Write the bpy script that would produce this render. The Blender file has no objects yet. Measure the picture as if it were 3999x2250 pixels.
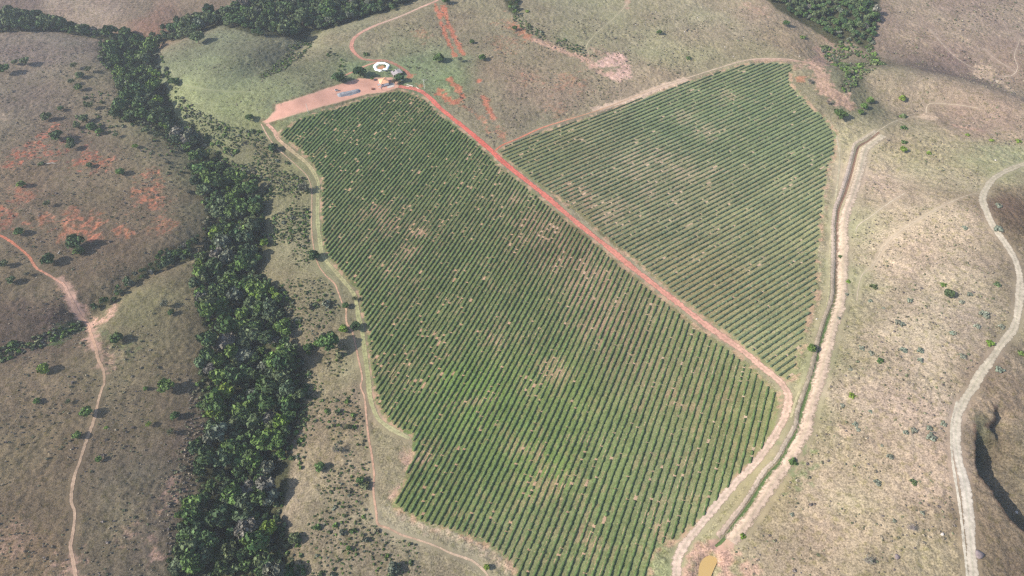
import bpy, math, random
import numpy as np
from mathutils import Vector, Matrix

R = math.radians
rng = np.random.default_rng(7)
random.seed(7)
scene = bpy.context.scene
col = scene.collection

# ------------------------------------------------------------------ camera, sky, sun, exposure
CAMZ, PITCH = 350.0, 50.0
cam_d = bpy.data.cameras.new('camera')
cam_d.lens = 24.0; cam_d.sensor_width = 36.0; cam_d.clip_end = 20000; cam_d.clip_start = 1
cam = bpy.data.objects.new('camera', cam_d); col.objects.link(cam)
cam.location = (0, 0, CAMZ); cam.rotation_euler = (R(90 - PITCH), 0, 0)
scene.camera = cam

SUN_EL, SUN_AZ = 34.5, 13.0          # light travels to +x, turned SUN_AZ degrees towards +y
w = bpy.data.worlds.new('World'); scene.world = w; w.use_nodes = True
nt = w.node_tree; bg = nt.nodes['Background']
sky = nt.nodes.new('ShaderNodeTexSky'); sky.sky_type = 'NISHITA'; sky.sun_disc = False
sky.sun_elevation = R(SUN_EL); sky.sun_rotation = R(270 - SUN_AZ); sky.altitude = 800
sky.dust_density = 2.0
nt.links.new(sky.outputs[0], bg.inputs[0]); bg.inputs[1].default_value = 0.11
sl = bpy.data.lights.new('sun', 'SUN'); sl.energy = 3.8; sl.angle = R(0.5); sl.color = (1.0, 0.93, 0.83)
so = bpy.data.objects.new('sun', sl); col.objects.link(so)
a = R(SUN_AZ); e = R(SUN_EL)
so.rotation_euler = Vector((math.cos(a) * math.cos(e), math.sin(a) * math.cos(e), -math.sin(e))).to_track_quat('-Z', 'Y').to_euler()
scene.view_settings.view_transform = 'Standard'; scene.view_settings.look = 'None'
scene.view_settings.gamma = 1.0
scene.view_settings.exposure = 1.17
scene.cycles.max_bounces = 6; scene.cycles.transparent_max_bounces = 6
scene.cycles.volume_bounces = 0
scene.cycles.use_denoising = False
scene.cycles.use_adaptive_sampling = False
scene.cycles.pixel_filter_type = 'BLACKMAN_HARRIS'; scene.cycles.filter_width = 1.35

# ------------------------------------------------------------------ plane geometry helpers
FP = 2667.0; K = 4000.0 / 2576.0
cp, sp = math.cos(R(PITCH)), math.sin(R(PITCH))
def ray(p):
    p = np.asarray(p, float).reshape(-1, 2) * K
    x = (p[:, 0] - 2000) / FP; y = (1125 - p[:, 1]) / FP
    return np.stack([x, cp + y * sp, -sp + y * cp], 1)
def up(p, z=0.0):
    """points of the world at height z"""
    d = ray(p); t = (CAMZ - z) / -d[:, 2]
    return np.stack([d[:, 0] * t, d[:, 1] * t], 1)
def sstep(a, b, x):
    t = np.clip((x - a) / (b - a), 0, 1); return t * t * (3 - 2 * t)
def hash2(ix, iy, seed):
    n = (ix * 374761393 + iy * 668265263 + seed * 1274126177) & 0xFFFFFFFF
    n = ((n ^ (n >> 13)) * 1274126177) & 0xFFFFFFFF
    return ((n ^ (n >> 16)) & 0xFFFF) / 65535.0
def vnoise(x, y, s, seed=0):
    x = np.asarray(x) / s + 1000.0; y = np.asarray(y) / s + 1000.0
    ix = np.floor(x).astype(np.int64); iy = np.floor(y).astype(np.int64)
    fx = x - ix; fy = y - iy; fx = fx * fx * (3 - 2 * fx); fy = fy * fy * (3 - 2 * fy)
    a = hash2(ix, iy, seed); b = hash2(ix + 1, iy, seed); c = hash2(ix, iy + 1, seed); d = hash2(ix + 1, iy + 1, seed)
    return (a + (b - a) * fx) * (1 - fy) + (c + (d - c) * fx) * fy
def fbm(x, y, s, seed=0, o=4):
    v = 0; am = 0.5; tot = 0
    for k in range(o):
        v = v + am * vnoise(x, y, s / 2 ** k, seed + k * 17); tot += am; am *= 0.55
    return v / tot          # 0..1
def pdist(x, y, P):
    """distance, side (+ = right of travel), arc parameter 0..1 of a polyline"""
    best = np.full(x.shape, 1e18); side = np.zeros(x.shape); arc = np.zeros(x.shape)
    L = np.sqrt(((P[1:] - P[:-1]) ** 2).sum(1)); cum = np.concatenate([[0], np.cumsum(L)]); tot = cum[-1]
    for i in range(len(P) - 1):
        ax, ay = P[i]; dx, dy = P[i + 1] - P[i]; l2 = dx * dx + dy * dy + 1e-9
        t = np.clip(((x - ax) * dx + (y - ay) * dy) / l2, 0, 1)
        qx = x - ax - t * dx; qy = y - ay - t * dy; d2 = qx * qx + qy * qy
        m = d2 < best
        best = np.where(m, d2, best)
        side = np.where(m, np.sign(-(dx * (y - ay) - dy * (x - ax))), side)
        arc = np.where(m, (cum[i] + t * L[i]) / tot, arc)
    return np.sqrt(best), side, arc
def inside(x, y, P):
    r = np.zeros(x.shape, bool); n = len(P); j = n - 1
    for i in range(n):
        xi, yi = P[i]; xj, yj = P[j]
        c = ((yi > y) != (yj > y)) & (x < (xj - xi) * (y - yi) / (yj - yi + 1e-12) + xi)
        r ^= c; j = i
    return r
def A(*v): return np.array(v, float).reshape(-1, 2)

# ------------------------------------------------------------------ outlines (2576-wide reading of the photograph)
LF = A(697,338, 729,318, 754,297, 800,283, 841,273, 917,248, 977,230, 1007,226, 1037,235, 1074,250, 1104,285, 1144,313, 1191,350, 1231,386, 1262,420,
       1287,436, 1351,487, 1400,530, 1435,557, 1501,612, 1560,662, 1617,708, 1685,763, 1750,818, 1805,856, 1851,886, 1905,934, 1950,980, 1962,996,
       1955,1049, 1942,1098, 1918,1133, 1888,1169, 1851,1206, 1821,1243, 1798,1266, 1765,1309, 1721,1346, 1675,1373, 1651,1378, 1638,1449, 1630,1500,
       1310,1500, 1290,1436, 1274,1409, 1211,1366, 1144,1339, 1084,1326, 1044,1306, 997,1283, 984,1269, 1011,1216, 1037,1153, 1037,1126, 1036,1096,
       994,1079, 964,1049, 944,1016, 940,966, 934,933, 927,883, 921,816, 906,776, 902,732, 877,710, 851,680, 823,646, 811,616, 808,576, 807,483,
       812,450, 791,430, 777,400, 744,370, 711,350)
RF = A(1250,380, 1288,360, 1365,331, 1455,303, 1521,283, 1588,257, 1655,231, 1705,214, 1808,181, 1871,163, 1931,156, 1955,157, 1992,161, 1997,172,
       1988,187, 1989,213, 2019,240, 2045,273, 2072,293, 2092,320, 2103,332, 2102,383, 2085,417, 2080,455, 2072,493, 2075,513, 2064,563, 2064,603,
       2057,633, 2057,670, 2059,716, 2057,750, 2042,783, 2032,820, 2025,860, 2010,890, 2010,915, 2003,946, 1980,959, 1959,952, 1932,929, 1925,920,
       1855,863, 1788,812, 1721,764, 1655,706, 1588,649, 1521,599, 1455,537, 1398,494, 1368,477, 1310,432, 1288,415, 1262,395)
YARD = A(693,263, 734,251, 784,235, 840,216, 889,201, 905,196, 924,198, 942,195, 985,194, 1000,205, 1004,220, 965,232, 924,237, 840,261, 770,280,
         714,297, 690,304, 668,312, 660,306, 676,296, 692,277)
DITCH = A(2212,333, 2185,353, 2162,367, 2155,387, 2145,427, 2135,460, 2128,483, 2112,523, 2107,566, 2108,616, 2107,656, 2105,700, 2105,736, 2098,766,
          2085,800, 2072,843, 2062,883, 2055,916, 2045,950, 2038,973, 2018,1033, 2012,1073, 1988,1116, 1965,1160, 1932,1196, 1888,1266, 1855,1310,
          1821,1356, 1801,1373)
WROAD = A(2640,395, 2575,413, 2532,430, 2499,450, 2482,473, 2472,497, 2479,526, 2499,570, 2525,606, 2552,650, 2565,696, 2565,743, 2559,793, 2548,830, 2519,866,
          2495,903, 2465,943, 2449,973, 2425,1009, 2409,1049, 2404,1099, 2412,1159, 2425,1206, 2432,1249, 2439,1316, 2442,1366, 2449,1449, 2453,1500)
RAV = A(560,1640, 575,1449, 590,1300, 610,1150, 625,1000, 615,880, 605,780, 590,680, 585,560, 565,470, 520,400, 440,310, 380,240, 345,170, 335,110)
RAV2 = A(335,110, 240,85, 130,62, 0,50, -150,45)
RAV3 = A(345,120, 420,95, 500,55, 600,35, 700,55, 770,85, 860,50, 960,25, 1080,-20)
RAVB = A(205,800, 290,745, 340,700, 430,645, 500,590, 560,560)
RAVC = A(-40,905, 60,875, 140,840, 205,805)
FOLD = A(770,85, 760,115, 730,150, 690,178, 650,192)
GULE = A(2455,1072, 2459,1099, 2459,1166, 2469,1203, 2495,1229, 2515,1266, 2542,1306, 2575,1333, 2640,1372)
PITE = A(2504,1024, 2509,1034, 2506,1060, 2497,1067, 2484,1073)
V2 = A(2040,60, 2090,130, 2125,215, 2180,270, 2250,292, 2330,292, 2420,322, 2575,365, 2700,395)
R2 = A(2150,175, 2200,172, 2320,188, 2420,218, 2520,262, 2640,310)
V3 = A(2110,140, 2220,172, 2330,186, 2440,205, 2500,215, 2560,238, 2700,290)
MOUND = A(540,165); MOUND2 = A(740,240)

wRAV = up(RAV, -8); wRAV2 = up(RAV2, -6); wRAV3 = up(RAV3, -6); wRAVB = up(RAVB, 0); wRAVC = up(RAVC, 5)
wFOLD = up(FOLD, 0); wROADc = up(WROAD, 26); wV2 = up(V2, -8); wR2 = up(R2, 12); wV3 = up(V3, -4)
wMOUND = up(MOUND, 12)[0]; wMOUND2 = up(MOUND2, 5)[0]
oR = np.argsort(wRAV[:, 1]); 
def Hbase(x, y):
    xr = np.interp(y, wRAV[oR, 1], wRAV[oR, 0]); dx = x - xr
    z = np.where(dx < 0, 20 * (1 - np.exp(-(dx / 190) ** 2)), 3.0 * (1 - np.exp(-(dx / 60) ** 2)))
    z = z * (1 - 0.55 * sstep(560, 700, y))
    z = z - 9 * np.exp(-(dx / 26) ** 2) * (1 - sstep(560, 640, y))
    for P, dp, wd in ((wRAV2, 8, 22), (wRAV3, 8, 26), (wRAVB, 5, 11), (wRAVC, 5, 14), (wFOLD, 5, 14), (wV2, 7, 26), (wV3, 6, 36)):
        d, s, a_ = pdist(x, y, P); z = z - dp * np.exp(-(d / wd) ** 2)
    z = z + 9 * np.exp(-((x - wMOUND[0]) ** 2 + ((y - wMOUND[1]) * 0.8) ** 2) / 62 ** 2)
    z = z + 6 * np.exp(-((x - wMOUND2[0]) ** 2 + (y - wMOUND2[1]) ** 2) / 38 ** 2)
    d, s, a_ = pdist(x, y, wR2); z = z + 12 * np.exp(-(d / 36) ** 2)
    d, s, a_ = pdist(x, y, wROADc)
    fade = 1 - 0.55 * sstep(330, 420, y)
    left = 26 * np.exp(-(d / 88) ** 2)
    right = 26 - 26 * (1 - np.exp(-(d / 70) ** 2)) - 10 * sstep(30, 150, d)
    z = z + fade * np.where(s > 0, left, right)      # travelling down the picture, right of travel = picture left
    z = z + 3.0 * (fbm(x, y, 150, 3, 2) - 0.5) * sstep(0, 1, 1.0)
    return z
def march(p, fn, off=0.0):
    d = ray(p); t = (CAMZ - off) / -d[:, 2]
    for k in range(16):
        x = d[:, 0] * t; y = d[:, 1] * t
        tn = (CAMZ - off - fn(x, y)) / -d[:, 2]
        t = t + 0.85 * (tn - t)
    return np.stack([d[:, 0] * t, d[:, 1] * t], 1)
wDITCH = march(DITCH, Hbase); wGULE = march(GULE, Hbase); wPITE = march(PITE, Hbase)
POND = A(1785,1399, 1798,1403, 1803,1413, 1795,1433, 1788,1453, 1792,1480, 1756,1480, 1758,1449, 1761,1423, 1771,1406)
wPOND = march(POND, Hbase); cPOND = wPOND.mean(0); zPOND = float(Hbase(cPOND[:1], cPOND[1:])[0]) - 1.2
def H(x, y):
    x = np.asarray(x, float); y = np.asarray(y, float)
    z = Hbase(x, y)
    d, s, a_ = pdist(x, y, wDITCH)
    z = z - 1.1 * np.exp(-(d / 1.4) ** 2) * sstep(0, .03, a_) + 0.5 * np.exp(-((d - 4) / 1.8) ** 2)
    for P, dep, fd in ((wGULE, 11.5, 26), (wPITE, 3.6, 9)):
        d, s, a_ = pdist(x, y, P)
        sd = d * np.where(s < 0, 1, -1) + 1.3 * (vnoise(x, y, 5, 5) - .5)
        tap = sstep(0, .15, a_) * (1 if fd > 20 else sstep(0, .2, 1 - a_))
        z = z - dep * tap * sstep(-.2, 1.6, sd) * np.exp(-(np.clip(sd, 0, 999) / fd) ** 2)
    dp = np.sqrt((x - cPOND[0]) ** 2 + (y - cPOND[1]) ** 2)
    ins = inside(x, y, wPOND); dd = pdist(x, y, np.vstack([wPOND, wPOND[:1]]))[0]
    sd = np.where(ins, -dd, dd)
    m = 1 - sstep(0.3, 3.5, sd)
    z = np.where(sd < 3.5, z * (1 - m) + m * (zPOND - 0.7), z)
    return z
def at(p, off=0.0):
    xy = march(p, H, off)
    return np.stack([xy[:, 0], xy[:, 1], H(xy[:, 0], xy[:, 1])], 1)
def mpf(p, z):      # metres per unit of the 2576-wide reading, at a world point
    q = np.asarray(z); dist = q[..., 1] * cp + (CAMZ - q[..., 2]) * sp
    return dist / FP * K
wLF = at(LF)[:, :2]; wRF = at(RF)[:, :2]; wYARD = at(YARD)[:, :2]

# ------------------------------------------------------------------ materials
def mat(name, rough=0.9):
    m = bpy.data.materials.new(name); m.use_nodes = True
    b = m.node_tree.nodes['Principled BSDF']; b.inputs['Roughness'].default_value = rough
    b.inputs['Specular IOR Level'].default_value = 0.15
    return m, m.node_tree, b
def node(t, kind, **kw):
    n = t.nodes.new(kind)
    for k, v in kw.items():
        if k in n.inputs: n.inputs[k].default_value = v
        else: setattr(n, k, v)
    return n
def simple(name, c, rough=0.85, var=0.25, scale=1.5, bump=0.0):
    m, t, b = mat(name, rough)
    no = node(t, 'ShaderNodeTexNoise', Scale=scale, Detail=5.0)
    tc = node(t, 'ShaderNodeTexCoord'); t.links.new(tc.outputs['Object'], no.inputs['Vector'])
    r = node(t, 'ShaderNodeMapRange'); r.inputs[1].default_value = .3; r.inputs[2].default_value = .7
    r.inputs[3].default_value = 1 - var; r.inputs[4].default_value = 1 + var
    t.links.new(no.outputs[0], r.inputs[0])
    mx = node(t, 'ShaderNodeVectorMath', operation='SCALE'); mx.inputs[0].default_value = c[:3]
    t.links.new(r.outputs[0], mx.inputs['Scale']); t.links.new(mx.outputs[0], b.inputs['Base Color'])
    if bump:
        bp = node(t, 'ShaderNodeBump', Distance=bump, Strength=.6); t.links.new(no.outputs[0], bp.inputs['Height']); t.links.new(bp.outputs[0], b.inputs['Normal'])
    return m
def leafmat(name, src):
    m, t, b = mat(name, 0.75)
    if src == 'obj':
        oi = node(t, 'ShaderNodeObjectInfo'); c0 = oi.outputs['Color']
    else:
        at_ = node(t, 'ShaderNodeAttribute', attribute_name='tint'); c0 = at_.outputs['Color']
    va = node(t, 'ShaderNodeAttribute', attribute_name='var')
    geo = node(t, 'ShaderNodeNewGeometry')
    no = node(t, 'ShaderNodeTexNoise', Scale=.55, Detail=4.0); t.links.new(geo.outputs['Position'], no.inputs['Vector'])
    r = node(t, 'ShaderNodeMapRange'); r.inputs[1].default_value = .3; r.inputs[2].default_value = .7; r.inputs[3].default_value = .62; r.inputs[4].default_value = 1.38
    t.links.new(no.outputs[0], r.inputs[0])
    mu = node(t, 'ShaderNodeMath', operation='MULTIPLY'); t.links.new(r.outputs[0], mu.inputs[0]); t.links.new(va.outputs['Fac'], mu.inputs[1])
    mx = node(t, 'ShaderNodeVectorMath', operation='SCALE'); t.links.new(c0, mx.inputs[0]); t.links.new(mu.outputs[0], mx.inputs['Scale'])
    t.links.new(mx.outputs[0], b.inputs['Base Color'])
    return m
M = {}
M['leaf'] = leafmat('leaf', 'obj'); M['leafa'] = leafmat('leaf_mass', 'attr')
M['bark'] = simple('bark', (.16, .125, .095), .95, .3, 3)
M['palebark'] = simple('pale_bark', (.50, .46, .40), .9, .2, 3)
M['deadwood'] = simple('dead_wood', (.23, .195, .18), .95, .25, 3)
M['white'] = simple('white_paint', (.78, .78, .76), .6, .06, .8)
M['tile'] = simple('roof_tile', (.62, .34, .20), .8, .15, 4, .03)
M['grey'] = simple('grey_sheet', (.30, .265, .26), .6, .22, .9)
M['dark'] = simple('dark_opening', (.03, .028, .03), .5, .1)
M['concrete'] = simple('concrete', (.42, .38, .34), .9, .12, .8)
M['gravel'] = simple('gravel', (.22, .22, .23), .95, .35, 2.2, .12)
M['liner'] = simple('white_liner', (.82, .83, .84), .45, .05, .5, .05)
M['rust'] = simple('rusty_steel', (.16, .055, .035), .8, .3, 3)
M['rubber'] = simple('rubber', (.03, .03, .03), .8, .1)
M['rock'] = simple('rock', (.42, .38, .34), .95, .3, 2, .05)
M['darkrock'] = simple('dark_rock', (.16, .13, .13), .95, .35, 2, .05)
M['polec'] = simple('pole_concrete', (.60, .58, .50), .9, .08, 2)
def water(name, c):
    m, t, b = mat(name, 0.12); b.inputs['Specular IOR Level'].default_value = 0.4
    b.inputs['Base Color'].default_value = (*c, 1); return m
M['muddy'] = water('muddy_water', (.40, .27, .105)); M['brownwater'] = water('brown_water', (.36, .17, .075)); M['palewater'] = water('pale_water', (.42, .33, .22))

# ground
gm, t, b = mat('ground_soil_and_grass', .95); b.inputs['Specular IOR Level'].default_value = .05
ca = node(t, 'ShaderNodeAttribute', attribute_name='Col'); sa = node(t, 'ShaderNodeAttribute', attribute_name='tuft')
geo = node(t, 'ShaderNodeNewGeometry')
n1 = node(t, 'ShaderNodeTexNoise', Scale=1.1, Detail=5.0, Roughness=.7); n2 = node(t, 'ShaderNodeTexNoise', Scale=.09, Detail=5.0, Roughness=.6)
n3 = node(t, 'ShaderNodeTexNoise', Scale=.30, Detail=4.0, Roughness=.6)
for n in (n1, n2, n3): t.links.new(geo.outputs['Position'], n.inputs['Vector'])
def mr(src, a_, b_, c_, d_):
    r = node(t, 'ShaderNodeMapRange'); r.inputs[1].default_value = a_; r.inputs[2].default_value = b_; r.inputs[3].default_value = c_; r.inputs[4].default_value = d_
    t.links.new(src, r.inputs[0]); return r.outputs[0]
v1 = mr(n1.outputs[0], .36, .64, -.50, .42); v2 = mr(n2.outputs[0], .3, .7, .84, 1.16)
mm = node(t, 'ShaderNodeMath', operation='MULTIPLY_ADD'); t.links.new(v1, mm.inputs[0]); t.links.new(sa.outputs['Fac'], mm.inputs[1]); t.links.new(v2, mm.inputs[2])
sc = node(t, 'ShaderNodeVectorMath', operation='SCALE'); t.links.new(ca.outputs['Color'], sc.inputs[0]); t.links.new(mm.outputs[0], sc.inputs['Scale'])
grn = node(t, 'ShaderNodeVectorMath', operation='MULTIPLY'); grn.inputs[1].default_value = (.76, .79, .64); t.links.new(sc.outputs[0], grn.inputs[0])
gf = node(t, 'ShaderNodeMath', operation='MULTIPLY'); t.links.new(mr(n3.outputs[0], .5, .68, 0, 1), gf.inputs[0]); t.links.new(sa.outputs['Fac'], gf.inputs[1])
mix = node(t, 'ShaderNodeMix', data_type='RGBA'); t.links.new(gf.outputs[0], mix.inputs[0]); t.links.new(sc.outputs[0], mix.inputs[6]); t.links.new(grn.outputs[0], mix.inputs[7])
t.links.new(mix.outputs[2], b.inputs['Base Color'])
bp = node(t, 'ShaderNodeBump', Distance=.35); t.links.new(n1.outputs[0], bp.inputs['Height']); bs = node(t, 'ShaderNodeMath', operation='MULTIPLY'); bs.inputs[1].default_value = 1.0
t.links.new(sa.outputs['Fac'], bs.inputs[0]); t.links.new(bs.outputs[0], bp.inputs['Strength']); t.links.new(bp.outputs[0], b.inputs['Normal'])
M['ground'] = gm
# tracks: colour along the way in 'Col', position across it in 'across' (0 edge .. 1 centre)
tm, t, b = mat('bare_track', .95)
ca = node(t, 'ShaderNodeAttribute', attribute_name='Col'); ac = node(t, 'ShaderNodeAttribute', attribute_name='across'); geo = node(t, 'ShaderNodeNewGeometry')
n1 = node(t, 'ShaderNodeTexNoise', Scale=.55, Detail=6.0, Roughness=.65); t.links.new(geo.outputs['Position'], n1.inputs['Vector'])
n2 = node(t, 'ShaderNodeTexNoise', Scale=.12, Detail=4.0); t.links.new(geo.outputs['Position'], n2.inputs['Vector'])
s1 = mr(n1.outputs[0], .3, .7, .72, 1.26); s2 = mr(n2.outputs[0], .3, .7, .85, 1.15)
mu = node(t, 'ShaderNodeMath', operation='MULTIPLY'); t.links.new(s1, mu.inputs[0]); t.links.new(s2, mu.inputs[1])
sc = node(t, 'ShaderNodeVectorMath', operation='SCALE'); t.links.new(ca.outputs['Color'], sc.inputs[0]); t.links.new(mu.outputs[0], sc.inputs['Scale'])
t.links.new(sc.outputs[0], b.inputs['Base Color'])
ad = node(t, 'ShaderNodeMath', operation='ADD'); t.links.new(ac.outputs['Fac'], ad.inputs[0]); t.links.new(mr(n1.outputs[0], .3, .7, -.40, .40), ad.inputs[1])
al = mr(ad.outputs[0], .12, .55, 0, 1); t.links.new(al, b.inputs['Alpha'])
M['track'] = tm

# ------------------------------------------------------------------ mesh helpers
def mesh_np(name, v, f, m, smooth=False, attrs=None, fcol=None):
    """v (n,3), f (m,k) or list of such arrays"""
    fl = f if isinstance(f, list) else [f]
    me = bpy.data.meshes.new(name); me.vertices.add(len(v)); me.vertices.foreach_set('co', np.asarray(v, np.float32).ravel())
    nl = sum(a_.size for a_ in fl); npo = sum(len(a_) for a_ in fl)
    me.loops.add(nl); me.polygons.add(npo)
    me.loops.foreach_set('vertex_index', np.concatenate([a_.ravel() for a_ in fl]).astype(np.int32))
    st = []; o = 0
    for a_ in fl:
        k = a_.shape[1]; st.append(o + np.arange(len(a_)) * k); o += a_.size
    me.polygons.foreach_set('loop_start', np.concatenate(st).astype(np.int32))
    if smooth: me.polygons.foreach_set('use_smooth', np.ones(npo, bool))
    for nm, dat in (attrs or {}).items():
        dat = np.asarray(dat, np.float32)
        if dat.ndim == 1:
            at_ = me.attributes.new(nm, 'FLOAT', 'POINT'); at_.data.foreach_set('value', dat)
        else:
            at_ = me.attributes.new(nm, 'FLOAT_COLOR', 'POINT')
            at_.data.foreach_set('color', np.concatenate([dat[:, :3], np.ones((len(dat), 1), np.float32)], 1).ravel())
    me.update(calc_edges=True); me.materials.append(m)
    return me
def link(name, me, parent=None, loc=None, rz=0.0, sc=None, color=None):
    o = bpy.data.objects.new(name, me); col.objects.link(o)
    if parent: o.parent = parent
    if loc is not None: o.location = [float(c) for c in loc]
    if rz: o.rotation_euler = (0, 0, rz)
    if sc is not None: o.scale = sc if hasattr(sc, '__len__') else (sc, sc, sc)
    if color is not None: o.color = (*color, 1)
    return o
def tag(o, label=None, cat=None, group=None, kind=None):
    if label: o['label'] = label
    if cat: o['category'] = cat
    if group: o['group'] = group
    if kind: o['kind'] = kind
    return o
def empty(name, loc, rz=0.0, **kw):
    o = link(name, None, None, loc, rz); o.empty_display_size = .5; tag(o, **kw); return o
class MB:
    def __init__(s): s.v = []; s.f = []
    def add(s, vs, fs):
        n = len(s.v); s.v += [tuple(map(float, q)) for q in vs]; s.f += [tuple(n + i for i in q) for q in fs]
    def box(s, c, d, rz=0.0, rx=0.0, ry=0.0):
        m = Matrix.Translation(c) @ Matrix.Rotation(rz, 4, 'Z') @ Matrix.Rotation(ry, 4, 'Y') @ Matrix.Rotation(rx, 4, 'X')
        s.add([m @ Vector((sx * d[0] / 2, sy * d[1] / 2, sz * d[2] / 2)) for sx in (-1, 1) for sy in (-1, 1) for sz in (-1, 1)],
              [(0, 1, 3, 2), (4, 6, 7, 5), (0, 4, 5, 1), (2, 3, 7, 6), (0, 2, 6, 4), (1, 5, 7, 3)])
    def tube(s, pts, rad, n=6):
        pts = [Vector(p) for p in pts]; rad = rad if hasattr(rad, '__len__') else [rad] * len(pts)
        vs = []
        for i, p in enumerate(pts):
            d = (pts[min(i + 1, len(pts) - 1)] - pts[max(i - 1, 0)]).normalized()
            u = d.cross(Vector((0, 0, 1)) if abs(d.z) < .9 else Vector((1, 0, 0))).normalized(); q = d.cross(u)
            for k in range(n): vs.append(p + rad[i] * (math.cos(2 * math.pi * k / n) * u + math.sin(2 * math.pi * k / n) * q))
        fs = [(i * n + k, i * n + (k + 1) % n, (i + 1) * n + (k + 1) % n, (i + 1) * n + k) for i in range(len(pts) - 1) for k in range(n)]
        fs += [tuple(range(n - 1, -1, -1)), tuple(range((len(pts) - 1) * n, len(pts) * n))]
        s.add(vs, fs)
    def mesh(s, name, m, smooth=False):
        me = bpy.data.meshes.new(name); me.from_pydata(s.v, [], s.f); me.materials.append(m)
        if smooth: me.polygons.foreach_set('use_smooth', [True] * len(me.polygons))
        me.update(); return me
    def build(s, name, m, parent=None, smooth=False, **kw): return link(name, s.mesh(name, m, smooth), parent, **kw)

# ------------------------------------------------------------------ paint: soil and grass colours, slope shade included
LIN = lambda c: np.where(np.asarray(c, float) / 255 <= .04045, np.asarray(c, float) / 255 / 12.92, ((np.asarray(c, float) / 255 + .055) / 1.055) ** 2.4)
ALB = 0.60
def alb(*c): return LIN(c) * ALB
Z = []   # zone points: x, y, r, g, b as seen, shade of slopes facing away from the sun included
def zn(s):
    for ln in s.strip().split(';'):
        if ln.strip(): Z.append([float(q) for q in ln.replace(',', ' ').split()])
zn('''60 130 142 127 114;150 110 135 122 110;50 250 128 114 102;150 350 125 108 95;280 230 128 115 98;300 430 125 108 92;50 450 125 106 90;200 550 120 103 87;350 520 119 104 87;
60 700 119 105 87;300 620 116 100 84;100 800 100 84 76;60 830 98 84 74;350 760 124 116 90;400 850 118 108 86;100 980 126 110 92;300 900 120 108 88;400 1050 114 103 85;80 1150 120 105 86;
100 1300 117 103 84;350 1200 108 100 86;380 1350 112 101 88;30 1420 132 112 92;250 1350 114 103 86;460 1100 116 102 88;200 720 118 103 86;
150 20 158 140 124;250 35 152 134 120;350 30 138 124 106;420 30 146 122 106;500 30 140 122 104;720 15 152 132 120;60 25 120 104 96;380 70 150 118 100;
500 150 128 132 104;430 180 122 127 99;600 200 126 131 103;690 160 104 106 88;560 90 132 135 108;700 260 128 132 103;780 200 128 127 101;800 130 150 143 114;650 310 130 132 96;470 240 138 142 106;
590 270 136 140 104;900 60 150 146 116;860 150 132 134 104;820 110 150 140 112;940 110 152 142 116;
1000 60 152 142 114;1000 120 140 138 108;1150 60 150 136 112;1060 160 130 138 106;1110 175 132 138 108;1250 170 152 134 112;1250 230 150 138 114;1130 190 130 142 104;1300 40 150 140 115;1350 300 142 132 110;
1400 230 158 138 118;1200 280 148 138 114;1400 130 150 134 112;1200 120 146 134 110;1340 60 152 142 116;1000 180 118 130 98;900 170 124 134 102;1300 200 154 134 114;
1500 50 158 151 122;1450 90 152 146 116;1650 100 162 156 126;1850 80 168 158 132;1750 150 158 152 122;1900 30 170 155 130;1600 210 164 148 125;2000 110 170 155 126;1560 60 160 154 124;1450 20 156 150 122;
1750 40 164 158 130;1900 130 160 152 122;
2200 70 152 136 120;2350 60 164 148 130;2500 60 160 144 128;2250 130 136 122 108;2400 150 140 124 112;2550 150 152 134 118;2200 200 156 146 122;2350 240 166 152 130;2500 320 168 150 130;2250 250 162 150 126;
2300 100 158 142 124;2450 100 156 140 124;2340 172 118 106 96;2200 158 112 106 90;2150 200 108 110 88;2180 265 122 124 98;2400 280 166 148 128;
2200 450 190 174 150;2400 450 178 168 138;2530 520 124 106 88;2560 560 122 106 86;2250 650 194 178 154;2400 700 182 168 146;2300 850 190 175 152;2450 800 175 163 142;2200 1000 188 174 150;2350 1000 192 178 154;
2300 1200 194 176 152;2100 1250 182 168 142;2350 1350 164 152 126;2050 1400 166 152 128;2200 1400 158 146 122;2500 1000 152 136 114;2500 1120 128 116 94;2520 1400 134 120 98;2480 1330 140 126 102;2560 700 150 140 118;
2575 860 150 140 116;2300 380 172 162 130;2480 420 168 164 128;2560 390 160 158 126;2100 1350 178 162 138;2570 1200 132 122 100;2400 560 192 176 152;
2110 350 176 166 136;2088 560 162 158 126;2082 700 162 160 126;2040 900 152 152 116;1995 1050 156 152 118;1900 1220 166 156 120;1760 1380 172 162 128;1680 1420 158 162 118;2075 800 160 156 122;
560 330 120 120 92;600 400 114 112 88;720 470 128 122 96;720 600 134 126 102;750 750 134 124 100;800 900 138 126 102;850 1050 146 130 108;800 1150 148 132 110;900 1200 150 134 112;800 1300 146 134 112;
900 1400 142 130 108;1100 1420 150 138 114;1010 1310 164 152 128;860 760 128 122 98;900 1050 150 134 112;780 1400 142 128 106;1180 1390 160 150 126;960 1120 150 138 112;680 380 124 118 92;
600 310 122 124 94;760 1240 156 140 120;730 420 128 124 94;880 600 140 140 106;690 335 130 132 98;1220 1440 158 148 120;870 940 150 140 112''')
FZ = []
for ln in '''850 350 104 118 84;1000 450 112 116 86;1050 600 120 116 90;1200 700 122 122 90;1200 1000 124 142 86;1400 1000 132 142 94;1350 1150 134 148 94;1500 1150 134 140 102;1400 1300 138 140 106;1650 1200 142 142 112;1600 900 146 134 110;
1850 1050 146 140 106;1000 900 118 122 88;1100 1200 122 128 88;1400 620 134 116 94;1150 350 108 116 84;1300 800 124 126 92;1750 1000 144 138 108;1500 750 150 134 112;1250 1400 140 136 108;
1400 400 138 134 106;1700 300 140 146 116;1900 300 140 146 114;1700 500 156 146 122;1900 600 156 148 120;1800 720 158 140 114;2040 500 162 156 128;1950 850 158 150 122;1500 450 150 138 116;1620 420 162 150 128;2000 350 144 148 118'''.replace('\n', '').split(';'):
    FZ.append([float(q) for q in ln.split()])
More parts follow.
